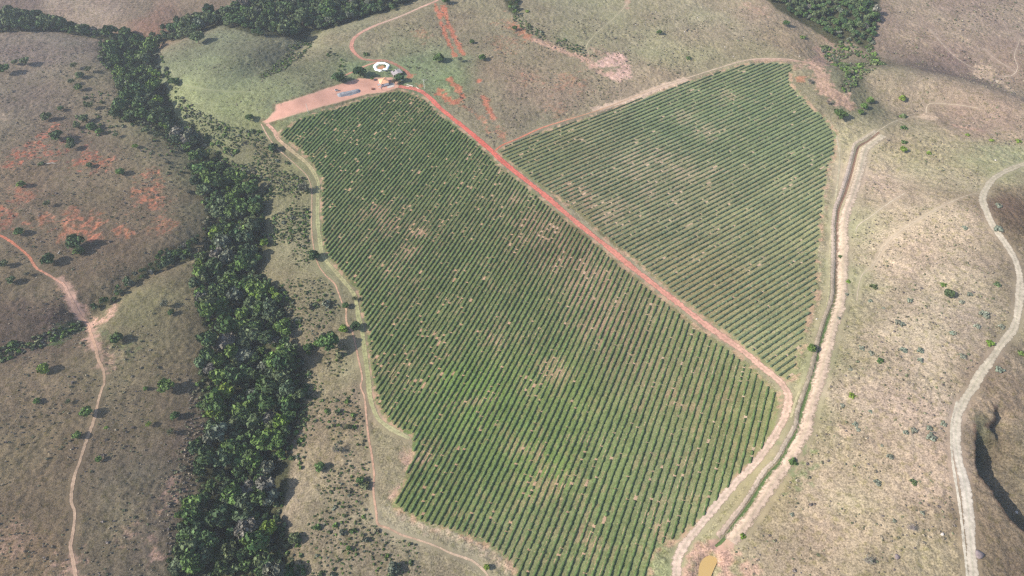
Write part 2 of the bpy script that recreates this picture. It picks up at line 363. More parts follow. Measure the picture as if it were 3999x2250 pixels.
def idw(x, y, pts, p=1.6):
    pts = np.array(pts); wxy = march(pts[:, :2], Hbase); c = LIN(pts[:, 2:5]) * ALB
    s = np.zeros(x.shape); o = np.zeros((len(x), 3))
    for (px, py), cc in zip(wxy, c):
        wgt = 1.0 / ((x - px) ** 2 + (y - py) ** 2 + 30.0) ** p
        s += wgt; o += wgt[:, None] * cc
    return o / s[:, None]
RED = (206, 120, 94); ORG = (210, 136, 106); PNK = (210, 170, 150); CRM = (210, 184, 158); YRD = (222, 170, 148)
SP = [  # points, radius m, colour, strength, raggedness
 (A(110,343, 133,320), 3.5, RED, .8, 1), (A(63,383), 6, RED, .8, 1), (A(143,383), 6, RED, .8, 1), (A(217,397), 6, RED, .85, 1), (A(260,410), 5, RED, .6, 1), (A(380,437), 4, RED, .5, 1),
 (A(33,410), 4, RED, .8, 1), (A(370,473), 8, ORG, .5, 1), (A(233,558), 5, ORG, .7, 1), (A(100,552, 133,557), 4, ORG, .8, 1), (A(165,572, 215,584), 6, ORG, .75, 1), (A(180,540), 4, ORG, .6, 1), (A(17,546), 6, RED, .55, 1),
 (A(47,496), 6, RED, .5, 1), (A(295,576, 318,590), 3, ORG, .7, 1), (A(390,506), 5, ORG, .75, 1), (A(413,560), 6, ORG, .5, 1), (A(363,493), 6, ORG, .45, 1), (A(225,588, 255,603), 3.5, ORG, .7, 1), (A(15,298), 5, CRM, .5, 1),
 (A(187,766, 200,793, 225,815, 262,803, 283,780), 4.5, PNK, 1, .7), (A(225,815, 230,843, 240,873), 4.5, PNK, .9, .7), (A(270,905), 4.5, PNK, .6, 1), (A(150,705, 168,735, 187,766), 3.5, PNK, .8, .8),
 (A(1295,67, 1338,97), 5, ORG, .8, .8), (A(1338,97, 1388,117, 1428,133, 1475,150), 3.4, PNK, .9, .7), (A(1515,165, 1550,143, 1565,165), 7, (222,184,168), 1.2, .5), (A(1571,187), 7, (222,184,168), 1.1, .5), (A(1501,127), 5, PNK, .6, 1),
 (A(1530,185, 1560,196), 6, (222,184,168), 1.1, .5), (A(1475,150, 1520,185), 5, PNK, .7, .8), (A(1338,200), 6, ORG, .35, 1), (A(1438,207), 9, ORG, .35, 1), (A(1400,275), 7, ORG, .3, 1), (A(1495,275, 1588,250, 1655,223, 1720,200), 4.2, (220,192,168), 1.1, .5),
 (A(1581,0, 1575,20), 3, PNK, .8, .8), (A(1888,20, 1915,30), 6, PNK, .6, 1), (A(1094,8, 1111,60, 1124,93, 1144,140), 1.8, RED, .95, .8), (A(1114,15, 1127,57, 1144,97, 1167,137), 2.3, RED, .95, .75),
 (A(1104,230, 1121,247, 1151,260, 1164,240, 1147,217, 1134,200), 3.2, RED, .95, .75), (A(1204,203), 2.6, RED, .9, .4), (A(1217,243, 1241,300), 2.0, RED, .9, .85), (A(1257,323, 1257,347), 2.6, ORG, .6, 1),
 (A(1164,263, 1211,300, 1227,333), 1.6, ORG, .6, 1), (A(1274,60), 7, ORG, .5, 1), (A(1034,187, 1028,195), 2.6, RED, .8, .8), (A(1061,88), 6, ORG, .4, 1), (A(1261,113), 9, ORG, .3, 1), (A(1045,210, 1056,216), 2.5, RED, .7, .8),
 (A(2079,93, 2092,110), 3.5, PNK, .8, .8), (A(2065,127, 2075,143, 2055,167, 2065,200, 2082,227, 2119,247, 2129,263), 7, PNK, .85, .8), (A(2012,197), 3.5, ORG, .7, .8), (A(2000,170, 2040,155), 3.5, PNK, .6, .8),
 (A(2482,173, 2475,190), 9, CRM, 1, .7), (A(2455,190, 2515,207, 2552,233), 3.4, CRM, .9, .7), (A(2325,290, 2345,295), 4.5, CRM, .9, .7), (A(2400,315, 2470,330), 1.8, PNK, .7, .8), (A(2400,110), 9, CRM, .4, 1), (A(2425,95), 6, CRM, .4, 1),
 (A(1738,1449, 1750,1405, 1770,1380, 1800,1378, 1822,1400, 1830,1449), 4.0, PNK, 1, .5), (A(1830,1400, 1880,1440), 4.5, PNK, .85, .8), (A(1800,1380, 1845,1345), 3.5, PNK, .8, .6),
 (A(430,1246), 4, PNK, .6, 1), (A(383,1350, 390,1400), 2.2, PNK, .7, 1), (A(163,1423, 185,1449), 4.5, PNK, .6, 1), (A(27,1366), 6, PNK, .4, 1), (A(320,1345), 3.5, PNK, .4, 1),
 (A(1021,1153), 3.2, PNK, .9, .8), (A(991,1239), 3, PNK, .9, .8), (A(1070,1163), 3, PNK, .8, 1), (A(1000,1290, 1050,1320, 1144,1350, 1211,1378, 1274,1425), 1.5, CRM, .7, 1),
 (A(2470,400, 2530,385), 9, (152, 162, 124), .35, 1), (A(1995,1165), 6, (118, 138, 90), .7, 1), (A(2130,1085), 3.5, CRM, .8, .7), (A(250,835, 330,890), 3, (100, 120, 76), .5, 1), (A(150,855, 200,825), 5, (88, 112, 66), .9, .8),
 (A(2440,1020, 2475,1010), 5, CRM, .4, 1), (A(1745,1430), 2.2, (128, 138, 96), .5, 1), (A(520,470), 3, ORG, .3, 1),
 (A(740,10, 760,0), 3, CRM, .2, 1), (A(1900,152, 1960,150, 2035,158), 1.6, PNK, .8, .8), (A(2120,560), 1, PNK, .1, 1)]
W_MAIN = A(330,95, 400,100, 395,150, 405,200, 432,240, 438,290, 482,340, 542,380, 595,410, 640,450, 660,500, 665,560, 672,620, 650,680, 680,720, 730,790, 725,860, 765,900, 770,960, 755,1050, 740,1120, 735,1200, 712,1290,
           735,1380, 740,1480, 425,1480, 430,1400, 450,1330, 450,1270, 495,1240, 490,1150, 525,1090, 498,1010, 490,940, 515,860, 505,800, 488,740, 488,690, 500,630, 515,560, 508,500, 478,440, 480,400, 440,370, 375,325, 310,305,
           275,285, 300,240, 285,190, 245,150, 250,105)
W_BR = A(505,590, 440,620, 340,690, 285,740, 212,785, 212,795, 290,758, 345,712, 405,680, 480,655)
W_TL = A(-30,35, 100,38, 160,58, 230,80, 325,103, 320,118, 240,98, 150,82, 60,80, -30,84)
W_TM = A(250,92, 305,80, 390,95, 470,58, 520,30, 600,8, 1000,-40, 1060,-10, 1000,22, 900,52, 780,95, 740,102, 640,92, 560,66, 480,95, 425,105, 390,118, 300,112)
W_TR = A(1890,-30, 2220,-30, 2210,80, 2180,130, 2140,105, 2100,118, 2060,88, 2020,60, 1950,25)
W_TC = A(1250,-20, 1305,-20, 1308,20, 1298,50, 1285,35)
FORESTS = [W_MAIN, W_BR, W_TL, W_TM, W_TR, W_TC]
BARE = [(1345,566,9),(1388,616,9),(1401,666,9),(1488,686,11),(1518,713,9),(1455,723,9),(1501,756,10),(1508,833,9),(984,673,6),(1034,636,6),(1054,583,6),(951,530,7),(974,570,7),(1601,400,9),(1655,393,10),(1588,443,10),
        (1835,247,9),(1775,333,9),(1721,300,8),(1521,543,8),(1560,520,9),(1480,500,8),(1700,420,12),(1640,480,10),(1800,440,9),(1440,470,8),(1190,1000,5),(1330,1130,8),(1390,1220,8),(1250,850,6),(1300,500,5),(1700,1000,6),
        (1074,1163,5),(1650,1330,5),(1480,1350,6),(1400,930,7)]
wBARE = march(A(*[c for q in BARE for c in q[:2]]), Hbase)
def bareness(x, y):
    o = np.zeros(np.shape(x))
    for (bx, by), q in zip(wBARE, BARE):
        o = np.maximum(o, np.exp(-((x - bx) ** 2 + (y - by) ** 2) / (q[2] * 1.5) ** 2))
    return o
PATHS = {}   # filled below, used to keep the tufts off the tracks

# ------------------------------------------------------------------ tracks
def catmull(P, step=1.5):
    P = np.asarray(P, float); Q = np.vstack([2 * P[0] - P[1], P, 2 * P[-1] - P[-2]]); out = []
    for i in range(1, len(Q) - 2):
        n = max(2, int(np.linalg.norm(Q[i + 1] - Q[i]) / step)); tt = np.linspace(0, 1, n, endpoint=False)[:, None]
        a_, b_, c_, d_ = Q[i - 1], Q[i], Q[i + 1], Q[i + 2]
        out.append(.5 * ((2 * b_) + (-a_ + c_) * tt + (2 * a_ - 5 * b_ + 4 * c_ - d_) * tt ** 2 + (-a_ + 3 * b_ - 3 * c_ + d_) * tt ** 3))
    out.append(P[-1:]); return np.vstack(out)
MICRO = []   # world polylines whose neighbourhood stays smooth
def track(name, label, F, width, cols, lift=.09, nseg=8, rut=0.0, soft=1.5):
    P = catmull(at(F)[:, :2], 1.2)
    dr = np.gradient(P, axis=0); dr /= np.linalg.norm(dr, axis=1)[:, None] + 1e-9
    nr = np.stack([-dr[:, 1], dr[:, 0]], 1); n = len(P)
    wob = 1 + .35 * (vnoise(np.arange(n) * 1.0, np.zeros(n), 7, hash(name) % 97 if False else len(name)) - .5)
    u = np.linspace(-1, 1, nseg + 1); V = []; AC = []; CC = []
    tt = np.linspace(0, 1, n); ks = np.linspace(0, 1, len(cols)); cl = np.stack([np.interp(tt, ks, [alb(*c)[j] for c in cols]) for j in range(3)], 1)
    for k in u:
        q = P + nr * (k * width / 2 * wob)[:, None]
        V.append(np.column_stack([q, H(q[:, 0], q[:, 1]) + lift])); AC.append(np.full(n, (1 - abs(k)) * soft if rut == 0 else (1 - abs(k)) * 2.4 - (rut if abs(k) < .3 else 0))); CC.append(cl * (1 + .10 * math.exp(-((abs(k) - .42) / .16) ** 2)) * (np.array([.90, .95, .90]) if abs(k) < .12 else 1.0))
    V = np.stack(V, 1).reshape(-1, 3); m = nseg + 1
    i = np.arange(n - 1)[:, None] * m + np.arange(nseg)[None]
    f = np.stack([i, i + 1, i + 1 + m, i + m], -1).reshape(-1, 4)
    me = mesh_np(name, V, f, M['track'], attrs={'Col': np.stack(CC, 1).reshape(-1, 3), 'across': np.stack(AC, 1).ravel()})
    MICRO.append((P[::3], width / 2 + 1.2))
    return tag(link(name, me), label, 'track', kind='structure')
RR = A(1003,217, 1022,220, 1045,224, 1062,232, 1080,245, 1102,267, 1135,295, 1172,324, 1207,354, 1237,380, 1262,404, 1290,427, 1312,445, 1362,484, 1397,514, 1432,544,
       1482,585, 1532,624, 1582,666, 1642,713, 1702,760, 1762,807, 1822,850, 1872,885, 1922,927, 1962,960, 1980,987, 1982,1012, 1974,1047, 1957,1082, 1932,1122, 1892,1173, 1852,1214,
       1802,1271, 1762,1322, 1724,1367, 1704,1407, 1700,1470)
track('farm_road', 'long red dirt road dividing the two coffee blocks, fading to pink downhill', RR, 5.0,
      [(206,128,112), (214,116,100), (214,112,96), (214,118,102), (216,132,114), (214,142,122), (212,152,132), (212,170,148), (206,178,156), (210,186,166), (214,190,170)])
track('dirt_road', 'pale dirt road winding along the crest of the straw hillside', WROAD, 5.0,
      [(180,168,140), (196,182,156), (202,188,164), (206,192,170), (202,188,164), (200,186,162), (214,202,184), (208,194,172)], rut=1.0, nseg=12)
track('farm_road', 'curving dirt road from the farmhouse up to the wooded valley', A(1118,-20, 1100,0, 1060,18, 1010,40, 950,62, 912,80, 890,98, 884,118, 895,136, 912,148, 940,152, 965,152, 985,158, 1005,168, 1022,180, 1032,192), 4.2,
      [(214,150,132), (208,168,148), (206,176,156), (206,160,140), (200,142,122), (172,128,106), (176,118,98)])
track('dirt_path', 'short reddish path branching behind the farm trees', A(955,155, 930,162, 905,172, 885,182, 866,190), 2.4, [(208,160,132), (206,150,124)])
track('field_track', 'grassy double wheel track along the left edge of the coffee', A(672,312, 690,330, 700,350, 731,377, 771,410, 790,435, 801,462, 800,483, 799,550, 804,600, 814,646, 844,683, 877,722, 893,748, 901,793, 911,833, 917,883, 924,933, 928,966, 930,995,
      940,1030, 953,1055, 980,1076, 1011,1093, 1031,1103), 3.2, [(206,160,140), (182,164,128), (168,164,120), (164,162,118), (170,162,120), (164,162,116), (168,164,118), (180,172,132)], rut=1.35, nseg=8)
track('dirt_path', 'narrow outer cattle path beside the grassy field track', A(657,312, 675,345, 697,373, 724,397, 750,420, 774,446, 784,483, 784,583, 797,656, 817,690, 841,713, 851,736, 861,763), 1.1, [(200,166,142), (184,158,130), (178,152,124), (184,150,122), (196,156,130)])
track('dirt_path', 'orange footpath between the scrub slope and the coffee field', A(869,770, 871,783, 872,813, 887,838, 901,900, 911,950, 907,973, 917,999, 921,1043, 927,1099, 934,1139, 941,1193, 939,1233, 947,1293, 951,1319, 977,1329, 1011,1346, 1044,1356,
      1094,1373, 1137,1393, 1184,1409, 1211,1429, 1228,1450, 1240,1475), 1.3, [(196,160,132), (194,156,130), (198,160,134), (196,156,130), (198,160,134), (202,174,148), (206,180,154)], lift=.09)
track('dirt_path', 'orange cattle trail running down the left pasture', A(-10,588, 20,603, 47,623, 73,646, 90,673, 110,685, 140,703, 160,716, 173,740, 187,766, 200,793, 217,813, 230,843, 240,873, 247,903, 260,933, 262,966, 258,973, 247,1009, 237,1056, 217,1109,
      200,1163, 187,1199, 180,1243, 180,1263, 188,1293, 183,1343, 177,1373, 183,1406, 190,1449, 194,1480), 2.0, [(204,122,94), (204,134,104), (206,166,144), (200,160,134), (188,158,130), (188,160,134), (190,162,136), (194,160,136)])
track('field_track', 'thin dry track along the grassy right margin of the coffee', A(2105,345, 2112,400, 2104,480, 2092,560, 2088,640, 2086,720, 2078,780, 2060,840, 2045,900, 2030,950, 2005,1000, 1990,1050), 1.5, [(196,182,154), (184,172,142), (176,166,132), (172,164,126), (176,166,130)])
track('field_track', 'sandy track along the upper edge of the right coffee block', A(1242,382, 1262,366, 1300,350, 1365,321, 1455,293, 1521,272, 1588,246, 1655,220, 1705,204, 1808,171, 1871,153, 1931,147, 1990,150, 2033,158), 1.8,
      [(206,128,100), (206,136,108), (190,150,118), (206,176,146), (208,184,156), (206,184,156), (206,178,154), (208,170,148)])
track('ditch_bank', 'pale bare strip along the outer side of the long drainage ditch', A(2222,340, 2196,358, 2176,378, 2168,410, 2158,450, 2145,490, 2130,530, 2122,570, 2122,620, 2120,680, 2118,740, 2108,785, 2094,830, 2080,880, 2068,930, 2056,975, 2036,1040, 2026,1082, 2003,1122,
      1980,1168, 1950,1205, 1905,1275, 1872,1320, 1838,1362), 8.0, [(200,184,158), (202,184,160), (204,182,160), (202,180,156), (204,182,158), (202,178,156), (202,178,156), (204,180,158)], lift=.12, nseg=8, soft=1.15)
track('ditch_bank', 'pale bare strip along the field side of the long drainage ditch', A(2203,328, 2176,346, 2150,362, 2143,387, 2134,425, 2124,458, 2116,485, 2101,523, 2096,566, 2096,616, 2096,656, 2094,700, 2094,736, 2087,766, 2074,798, 2061,840, 2052,880, 2045,914, 2034,950,
      2026,973, 2007,1030, 2000,1070, 1976,1112, 1953,1154, 1920,1188, 1877,1258, 1843,1302, 1806,1350), 3.2, [(196,180,154), (206,186,168), (206,184,166), (204,184,162), (196,176,150), (190,172,146), (208,188,166), (208,182,160)], lift=.12, soft=1.1)
track('goat_trail', 'thin pale rut running beside the lower pale road', A(2408,1010, 2395,1060, 2393,1110, 2396,1160, 2403,1206, 2412,1260, 2421,1330, 2428,1400, 2436,1470), 1.5, [(206,194,172), (214,202,182), (212,200,180)])
track('dirt_path', 'faint sandy path from the ditch end to the small pond', A(2190,345, 2215,325, 2245,308, 2280,297, 2310,294, 2328,296), .9, [(208,188,164), (190,176,146), (200,184,156)])
track('goat_trail', 'faint curved trail across the upper straw hillside', A(2470,487, 2440,490, 2400,505, 2340,535, 2270,578, 2228,615, 2195,668, 2170,690, 2160,720, 2155,757), .6, [(200,184,158), (202,186,162), (200,182,156)])
track('goat_trail', 'faint short trail above the curved hillside trail', A(2275,487, 2230,515, 2190,545, 2160,566, 2152,585), .8, [(206,190,166), (206,190,166)])
track('goat_trail', 'thin pale trail descending the green mound pasture', A(430,175, 445,200, 470,215, 510,224, 560,229, 640,231), .45, [(168,164,130), (158,156,122)])
track('goat_trail', 'thin trail on the brown slope left of the upper pond', A(2340,75, 2370,110, 2400,140, 2425,158, 2460,178), .8, [(186,170,148), (190,172,150)])
track('goat_trail', 'thin trail climbing right of the upper pond', A(2515,192, 2545,190, 2560,170, 2552,140, 2562,110, 2566,95), .8, [(196,178,156), (190,172,150)])
track('goat_trail', 'straight thin trail above the upper pond', A(2475,122, 2500,145, 2530,165, 2555,182), .8, [(190,172,150), (190,172,150)])
track('goat_trail', 'thin trail leading right from the small middle pond', A(2330,285, 2332,268, 2345,260, 2400,263, 2460,272), .9, [(200,182,156), (190,172,146)])
track('goat_trail', 'winding thin trail joining the bare wash in the top pasture', A(1482,136, 1476,115, 1490,95, 1510,75, 1540,50, 1565,25, 1578,5), .9, [(200,184,150), (180,172,138), (200,180,150)])
# the cut ditch itself
P = catmull(wDITCH, 1.2); MICRO.append((P[::3], 4.0))
def strip(name, label, P, width, c0, c1, lift):
    dr = np.gradient(P, axis=0); dr /= np.linalg.norm(dr, axis=1)[:, None] + 1e-9; nr = np.stack([-dr[:, 1], dr[:, 0]], 1); n = len(P); V = []; AC = []
    for k in (-1, -.5, 0, .5, 1):
        q = P + nr * k * width / 2; V.append(np.column_stack([q, H(q[:, 0], q[:, 1]) + lift])); AC.append(np.full(n, (1 - abs(k)) * 1.8))
    V = np.stack(V, 1).reshape(-1, 3); tt = np.repeat(np.linspace(0, 1, n), 5)[:, None]; s = sstep(.42, .6, tt)
    cl = alb(*c0) * (1 - s) + alb(*c1) * s
    i = np.arange(n - 1)[:, None] * 5 + np.arange(4)[None]; f = np.stack([i, i + 1, i + 6, i + 5], -1).reshape(-1, 4)
    return tag(link(name, mesh_np(name, V, f, M['track'], attrs={'Col': cl, 'across': np.stack(AC, 1).ravel()})), label, 'ditch', kind='structure')
strip('drainage_ditch', 'long narrow drainage ditch, green at the bottom in its lower half', P, 1.9, (146,116,96), (100,120,72), .1)

# ------------------------------------------------------------------ the ground sheet
def axis(a0, a1, st, far):
    core = np.arange(a0, a1, st); o = []
    v = core[-1]; s = st
    while v < far: s *= 1.35; v += s; o.append(v)
    l = []; v = core[0]; s = st
    while v > -far: s *= 1.35; v -= s; l.append(v)
    return np.concatenate([l[::-1], core, o])
gx = axis(-590, 600, 1.0, 6000); gy_core = []
yv = 95.0
while yv < 735: gy_core.append(yv); yv += 0.75 + 0.5 * (yv - 95) / 640
gy_core = np.array(gy_core); o = []; v = gy_core[-1]; s = 1.5
while v < 6500: s *= 1.35; v += s; o.append(v)
l = []; v = 95.0; s = 1.0
while v > -6000: s *= 1.35; v -= s; l.append(v)
gy = np.concatenate([l[::-1], gy_core, o])
X, Y = np.meshgrid(gx, gy); x = X.ravel(); y = Y.ravel()
z = H(x, y)
wx = x + 26 * (fbm(x, y, 30, 21) - .5) * 1.0; wy = y + 26 * (fbm(x, y, 30, 55) - .5)
C = idw(wx, wy, Z); CF = idw(wx, wy, FZ) * np.array([.99, 1.08, .84]) * (1 + .30 * (fbm(x, y, 24, 301, 4) - .5))[:, None]
inL = inside(x, y, wLF); inR = inside(x, y, wRF); fm = (inL | inR).astype(float)
p1 = fbm(x, y, 34, 201, 4); p2 = fbm(x, y, 17, 211, 4); edge = sstep(.47, .55, p1)
C = C * (1 + .20 * (p2 - .5) + .10 * (edge - .5))[:, None] * (1 + (p1 - .5)[:, None] * np.array([-.08, .05, -.10]))
C = C * (1 + (.10 * sstep(60, -200, x) * (y < 560))[:, None] * np.array([1.0, 1.1, .5]))
kx = sstep(60, 170, x)[:, None]; C = C * (1 + kx * np.array([.075, .02, .01])); br = bareness(x, y); nz = fbm(x, y, 5, 91, 3)
soil = np.where((x < 60)[:, None] | inL[:, None], alb(206, 160, 136), alb(208, 178, 150))
sf = np.clip(sstep(.54, .76, nz + .22 * br) * (.22 + .22 * br), 0, .5)
CF = CF * (1 - sf[:, None]) + soil * sf[:, None]
C = C * (1 - fm[:, None]) + CF * fm[:, None]
gn = fbm(x, y, 9, 31, 4); gn2 = fbm(x, y, 3.2, 37, 3); gn3 = fbm(x, y, 1.6, 39, 2)
near = (np.abs(x) < 620) & (y > 80) & (y < 760)
for F_, rad, c, st, rag in SP:
    wp = at(F_)[:, :2]
    d = pdist(x, y, wp)[0] if len(wp) > 1 else np.hypot(x - wp[0, 0], (y - wp[0, 1]) * .8)
    m = sstep(1.3, .5, d / (rad * (1 + .25 * (rag == 1))) + rag * 2.4 * (gn - .5) + rag * 3.4 * (gn2 - .5)) * st * (1 - .30 * rag) * (.15 + 1.05 * sstep(.42, .58, gn3) if rag == 1 else 1.0) * np.where(near, 1, 0)
    m = np.clip(m, 0, 1); C = C * (1 - m[:, None]) + alb(*c) * m[:, None]
# field edges: pale pink soil thrown up at the row ends
for P_ in (wLF, wRF):
    d = pdist(x, y, np.vstack([P_, P_[:1]]))[0]; m = sstep(3.0, .8, d) * sstep(.46, .62, gn2) * .75
    C = C * (1 - m[:, None]) + alb(206, 168, 140) * m[:, None]
dY = pdist(x, y, np.vstack([wYARD, wYARD[:1]]))[0]; sY = np.where(inside(x, y, wYARD), -dY, dY)
mY = sstep(.8, -.8, sY + 1.6 * (gn2 - .5))
yc = alb(*YRD) * (1 + .25 * (gn - .5))[:, None]
yc = yc * (1 - .5 * sstep(2.5, 0, -sY)[:, None]) + .5 * sstep(2.5, 0, -sY)[:, None] * alb(214, 178, 150)
C = C * (1 - mY[:, None]) + yc * mY[:, None]
em = sstep(2.2, .6, np.abs(sY - 1.6)) * .45 * sstep(.4, .55, gn2)
C = C * (1 - em[:, None]) + alb(122, 96, 78) * em[:, None]
# gully and pit edges: dark brown band; dark green on the gully's low side
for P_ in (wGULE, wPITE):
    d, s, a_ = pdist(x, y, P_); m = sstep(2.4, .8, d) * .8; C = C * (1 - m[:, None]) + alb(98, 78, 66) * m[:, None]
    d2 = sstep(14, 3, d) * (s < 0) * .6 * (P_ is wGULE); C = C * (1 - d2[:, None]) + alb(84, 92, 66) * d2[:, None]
for P_ in FORESTS:
    wp = march(P_, Hbase); dd = pdist(x, y, np.vstack([wp, wp[:1]]))[0]; sd = np.where(inside(x, y, wp), -dd, dd)
    m = sstep(1.5, -3.5, sd + 5 * (gn - .5)) * .9; C = C * (1 - m[:, None]) + alb(70, 74, 50) * m[:, None]
# cattle terraces on the hill at the top left
tz = sstep(60, 0, pdist(x, y, at(A(60,8, 330,14))[:, :2])[0] - 0) * .16
C = C * (1 + tz * np.sin(z * 9 + y * 1.15 + 5 * gn))[:, None]
tuft = np.clip(1 - mY, 0, 1) * (1 - .35 * fm)
sat = C.copy()
for P_, wd in MICRO:
    bx0, by0 = P_.min(0) - 8; bx1, by1 = P_.max(0) + 8
    k = np.nonzero((x > bx0) & (x < bx1) & (y > by0) & (y < by1))[0]
    if len(k):
        d = pdist(x[k], y[k], P_)[0]; tuft[k] *= sstep(wd - .6, wd + 1.0, d)
mic = (vnoise(x, y, 1.5, 71) - .5) * .95 * (.4 + vnoise(x, y, 16, 78)) + (vnoise(x, y, 3.4, 72) - .5) * .45 + (vnoise(x, y, 13, 73) - .5) * .5
z2 = z + mic * np.clip(tuft, 0, 1) * (1 - .8 * fm) * near
ny, nx = X.shape
i = (np.arange(ny - 1)[:, None] * nx + np.arange(nx - 1)[None]).ravel()
f = np.stack([i, i + 1, i + 1 + nx, i + nx], 1)
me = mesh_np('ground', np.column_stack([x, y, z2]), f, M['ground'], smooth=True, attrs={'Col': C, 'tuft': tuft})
tag(link('ground', me), 'rolling farmland of dry grass, green pasture and red soil', 'ground', kind='structure')

# ------------------------------------------------------------------ coffee rows
ct = {'L': (.070, .102, .034), 'R': (.082, .106, .056)}
def rows(poly, az, k0, spacing, tint, base, key):
    d = np.array([math.sin(R(az)), math.cos(R(az))]); n = np.array([d[1], -d[0]])
    c = poly.mean(0); u = (poly - c) @ n; v = (poly - c) @ d; Q = np.stack([u, v], 1)
    pos = u.min() + 1.0; out = []; cnt = 0; BV = []; BF = []; BC = []; BA = []; bn = 0
    while pos < u.max() - .6:
        xs = []
        for i_ in range(len(Q)):
            (u0, v0), (u1, v1) = Q[i_], Q[(i_ + 1) % len(Q)]
            if (u0 > pos) != (u1 > pos): xs.append(v0 + (pos - u0) / (u1 - u0) * (v1 - v0))
        xs.sort()
        segs = [(xs[j] + .8, xs[j + 1] - .8) for j in range(0, len(xs) - 1, 2) if xs[j + 1] - xs[j] > 5]
        V = []; Fc = []; VA = []; TI = []; nb = 0
        for s0, s1 in segs:
            s0 += random.uniform(0, 1.6); s1 -= random.uniform(0, 1.6)
            st = .55; m = max(3, int((s1 - s0) / st)); t_ = s0 + np.arange(m) * st
            cx = c[0] + n[0] * pos + d[0] * t_; cy = c[1] + n[1] * pos + d[1] * t_
            wob = .35 * (vnoise(cx, cy, 40, 7) - .5); cx = cx + n[0] * wob; cy = cy + n[1] * wob
            z0 = H(cx, cy)
            br_ = bareness(cx, cy) * np.clip(fbm(cx, cy, 13, 12, 3) * 3.2 - 1.0, 0, 1)
            plant = vnoise(t_, np.full(m, pos * 13.7), 1.1, 5); big = vnoise(t_, np.full(m, pos * 7.1), 6.0, 9)
            vig = fbm(cx, cy, 45, 77, 3)
            g = vnoise(t_, np.full(m, pos * 3.3), 1.7, 3)
            alive = g > (.10 + .08 * (vig < .42) + .12 * br_)
            bw = (1.18 + .5 * (vnoise(cx, cy, 3.0, 8) - .5)); sc_ = soil_c(cx, cy)
            for q_, aa in ((-1, 0.0), (-.45, .9), (.45, .9), (1, 0.0)):
                ex, ey = cx + n[0] * q_ * bw, cy + n[1] * q_ * bw
                BV.append(np.column_stack([ex, ey, H(ex, ey) + .07 + (.05 if abs(q_) < 1 else 0)])); BC.append(sc_); BA.append(np.full(m, aa * 1.0 - .60 + .42 * (~alive) * aa + .7 * (vnoise(cx, cy, 9, 33) - .45) + .3 * (vnoise(cx, cy, 2.2, 34) - .5) + .30 * br_))
            for q_ in range(3):
                i_ = bn + q_ * m + np.arange(m - 1); BF.append(np.stack([i_, i_ + m, i_ + m + 1, i_ + 1], 1))
            bn += 4 * m
            sz = (.80 + .42 * (plant - .5) + .30 * (big - .5) + .35 * (vig - .5)) * np.where(alive, 1, 0.12) * (1 - .22 * np.clip(br_, 0, 1))
            sz[0] *= .35; sz[-1] *= .35
            hw = base[0] * sz; hh = base[1] * sz * np.where(alive, 1, .35)
            prof = [(-.92, 0), (-1, .55), (-.62, .96), (.0, 1.04), (.62, .96), (1, .55), (.92, 0)]
            ring = []
            for pu, pz in prof:
                j = 1 + .30 * (rng.random(m) - .5); jz = 1 + .22 * (rng.random(m) - .5)
                ox = n[0] * pu * hw * j + d[0] * (rng.random(m) - .5) * .25; oy = n[1] * pu * hw * j + d[1] * (rng.random(m) - .5) * .25
                ring.append(np.stack([cx + ox, cy + oy, z0 - .06 + pz * hh * jz], 1))
            ring = np.stack(ring, 1).reshape(-1, 3); V.append(ring)
            i_ = nb + np.arange(m - 1)[:, None] * 7 + np.arange(6)[None]
            Fc.append(np.stack([i_, i_ + 7, i_ + 8, i_ + 1], -1).reshape(-1, 4))
            VA.append(np.repeat(.8 + .5 * vig + .35 * (plant - .5), 7) * (1 + .3 * (rng.random(m * 7) - .5)))
            nb += m * 7
        if V:
            V = np.vstack(V); org = V[0].copy(); org[2] = 0
            me_ = mesh_np('coffee_row', V - org, np.vstack(Fc), M['leaf'], attrs={'var': np.concatenate(VA)})
            k = random.uniform(.86, 1.12)
            o_ = link('coffee_row', me_, loc=org, color=(tint[0] * k * random.uniform(.95, 1.05), tint[1] * k, tint[2] * k)); out.append((o_, pos)); cnt += 1
        pos += spacing((pos - u.min()) / (u.max() - u.min()))
    me_ = mesh_np('planting_strips', np.vstack(BV), np.vstack(BF), M['track'], attrs={'Col': np.vstack(BC), 'across': np.concatenate(BA)})
    tag(link('planting_strips', me_), 'pale bare soil strips under the coffee rows', 'soil', kind='structure')
    return out
def soil_c(x, y):
    k = sstep(-60, 130, x + .25 * (y - 300))[:, None]; return alb(190, 156, 124) * (1 - k) + alb(198, 174, 146) * k
rl = rows(wLF, 24.0, 0, lambda q: 2.95 + .1 * q + .8 * float(sstep(.5, .9, q)), ct['L'], (.74, 1.02), 'L')
rr = rows(wRF, 57.0, 0, lambda q: 3.75, ct['R'], (.84, 1.10), 'R')
for lst, lab, grp in ((rl, 'green coffee hedge row in the long block left of the red road', 'coffee rows left of the red road'),
                      (rr, 'green coffee hedge row in the triangular block right of the red road', 'coffee rows right of the red road')):
    for o_, p_ in lst: tag(o_, lab, 'coffee row', grp)
for o_, lb in ((rl[0][0], 'coffee row outermost at the upper left by the grassy field track'), (rl[-1][0], 'coffee row outermost at the right tip of the long block'),
               (rr[0][0], 'coffee row topmost along the sandy upper edge of the triangular block'), (rr[-1][0], 'short last coffee row at the bottom tip of the triangular block')):
    o_['label'] = lb; del o_['group']
print('rows', len(rl), len(rr))

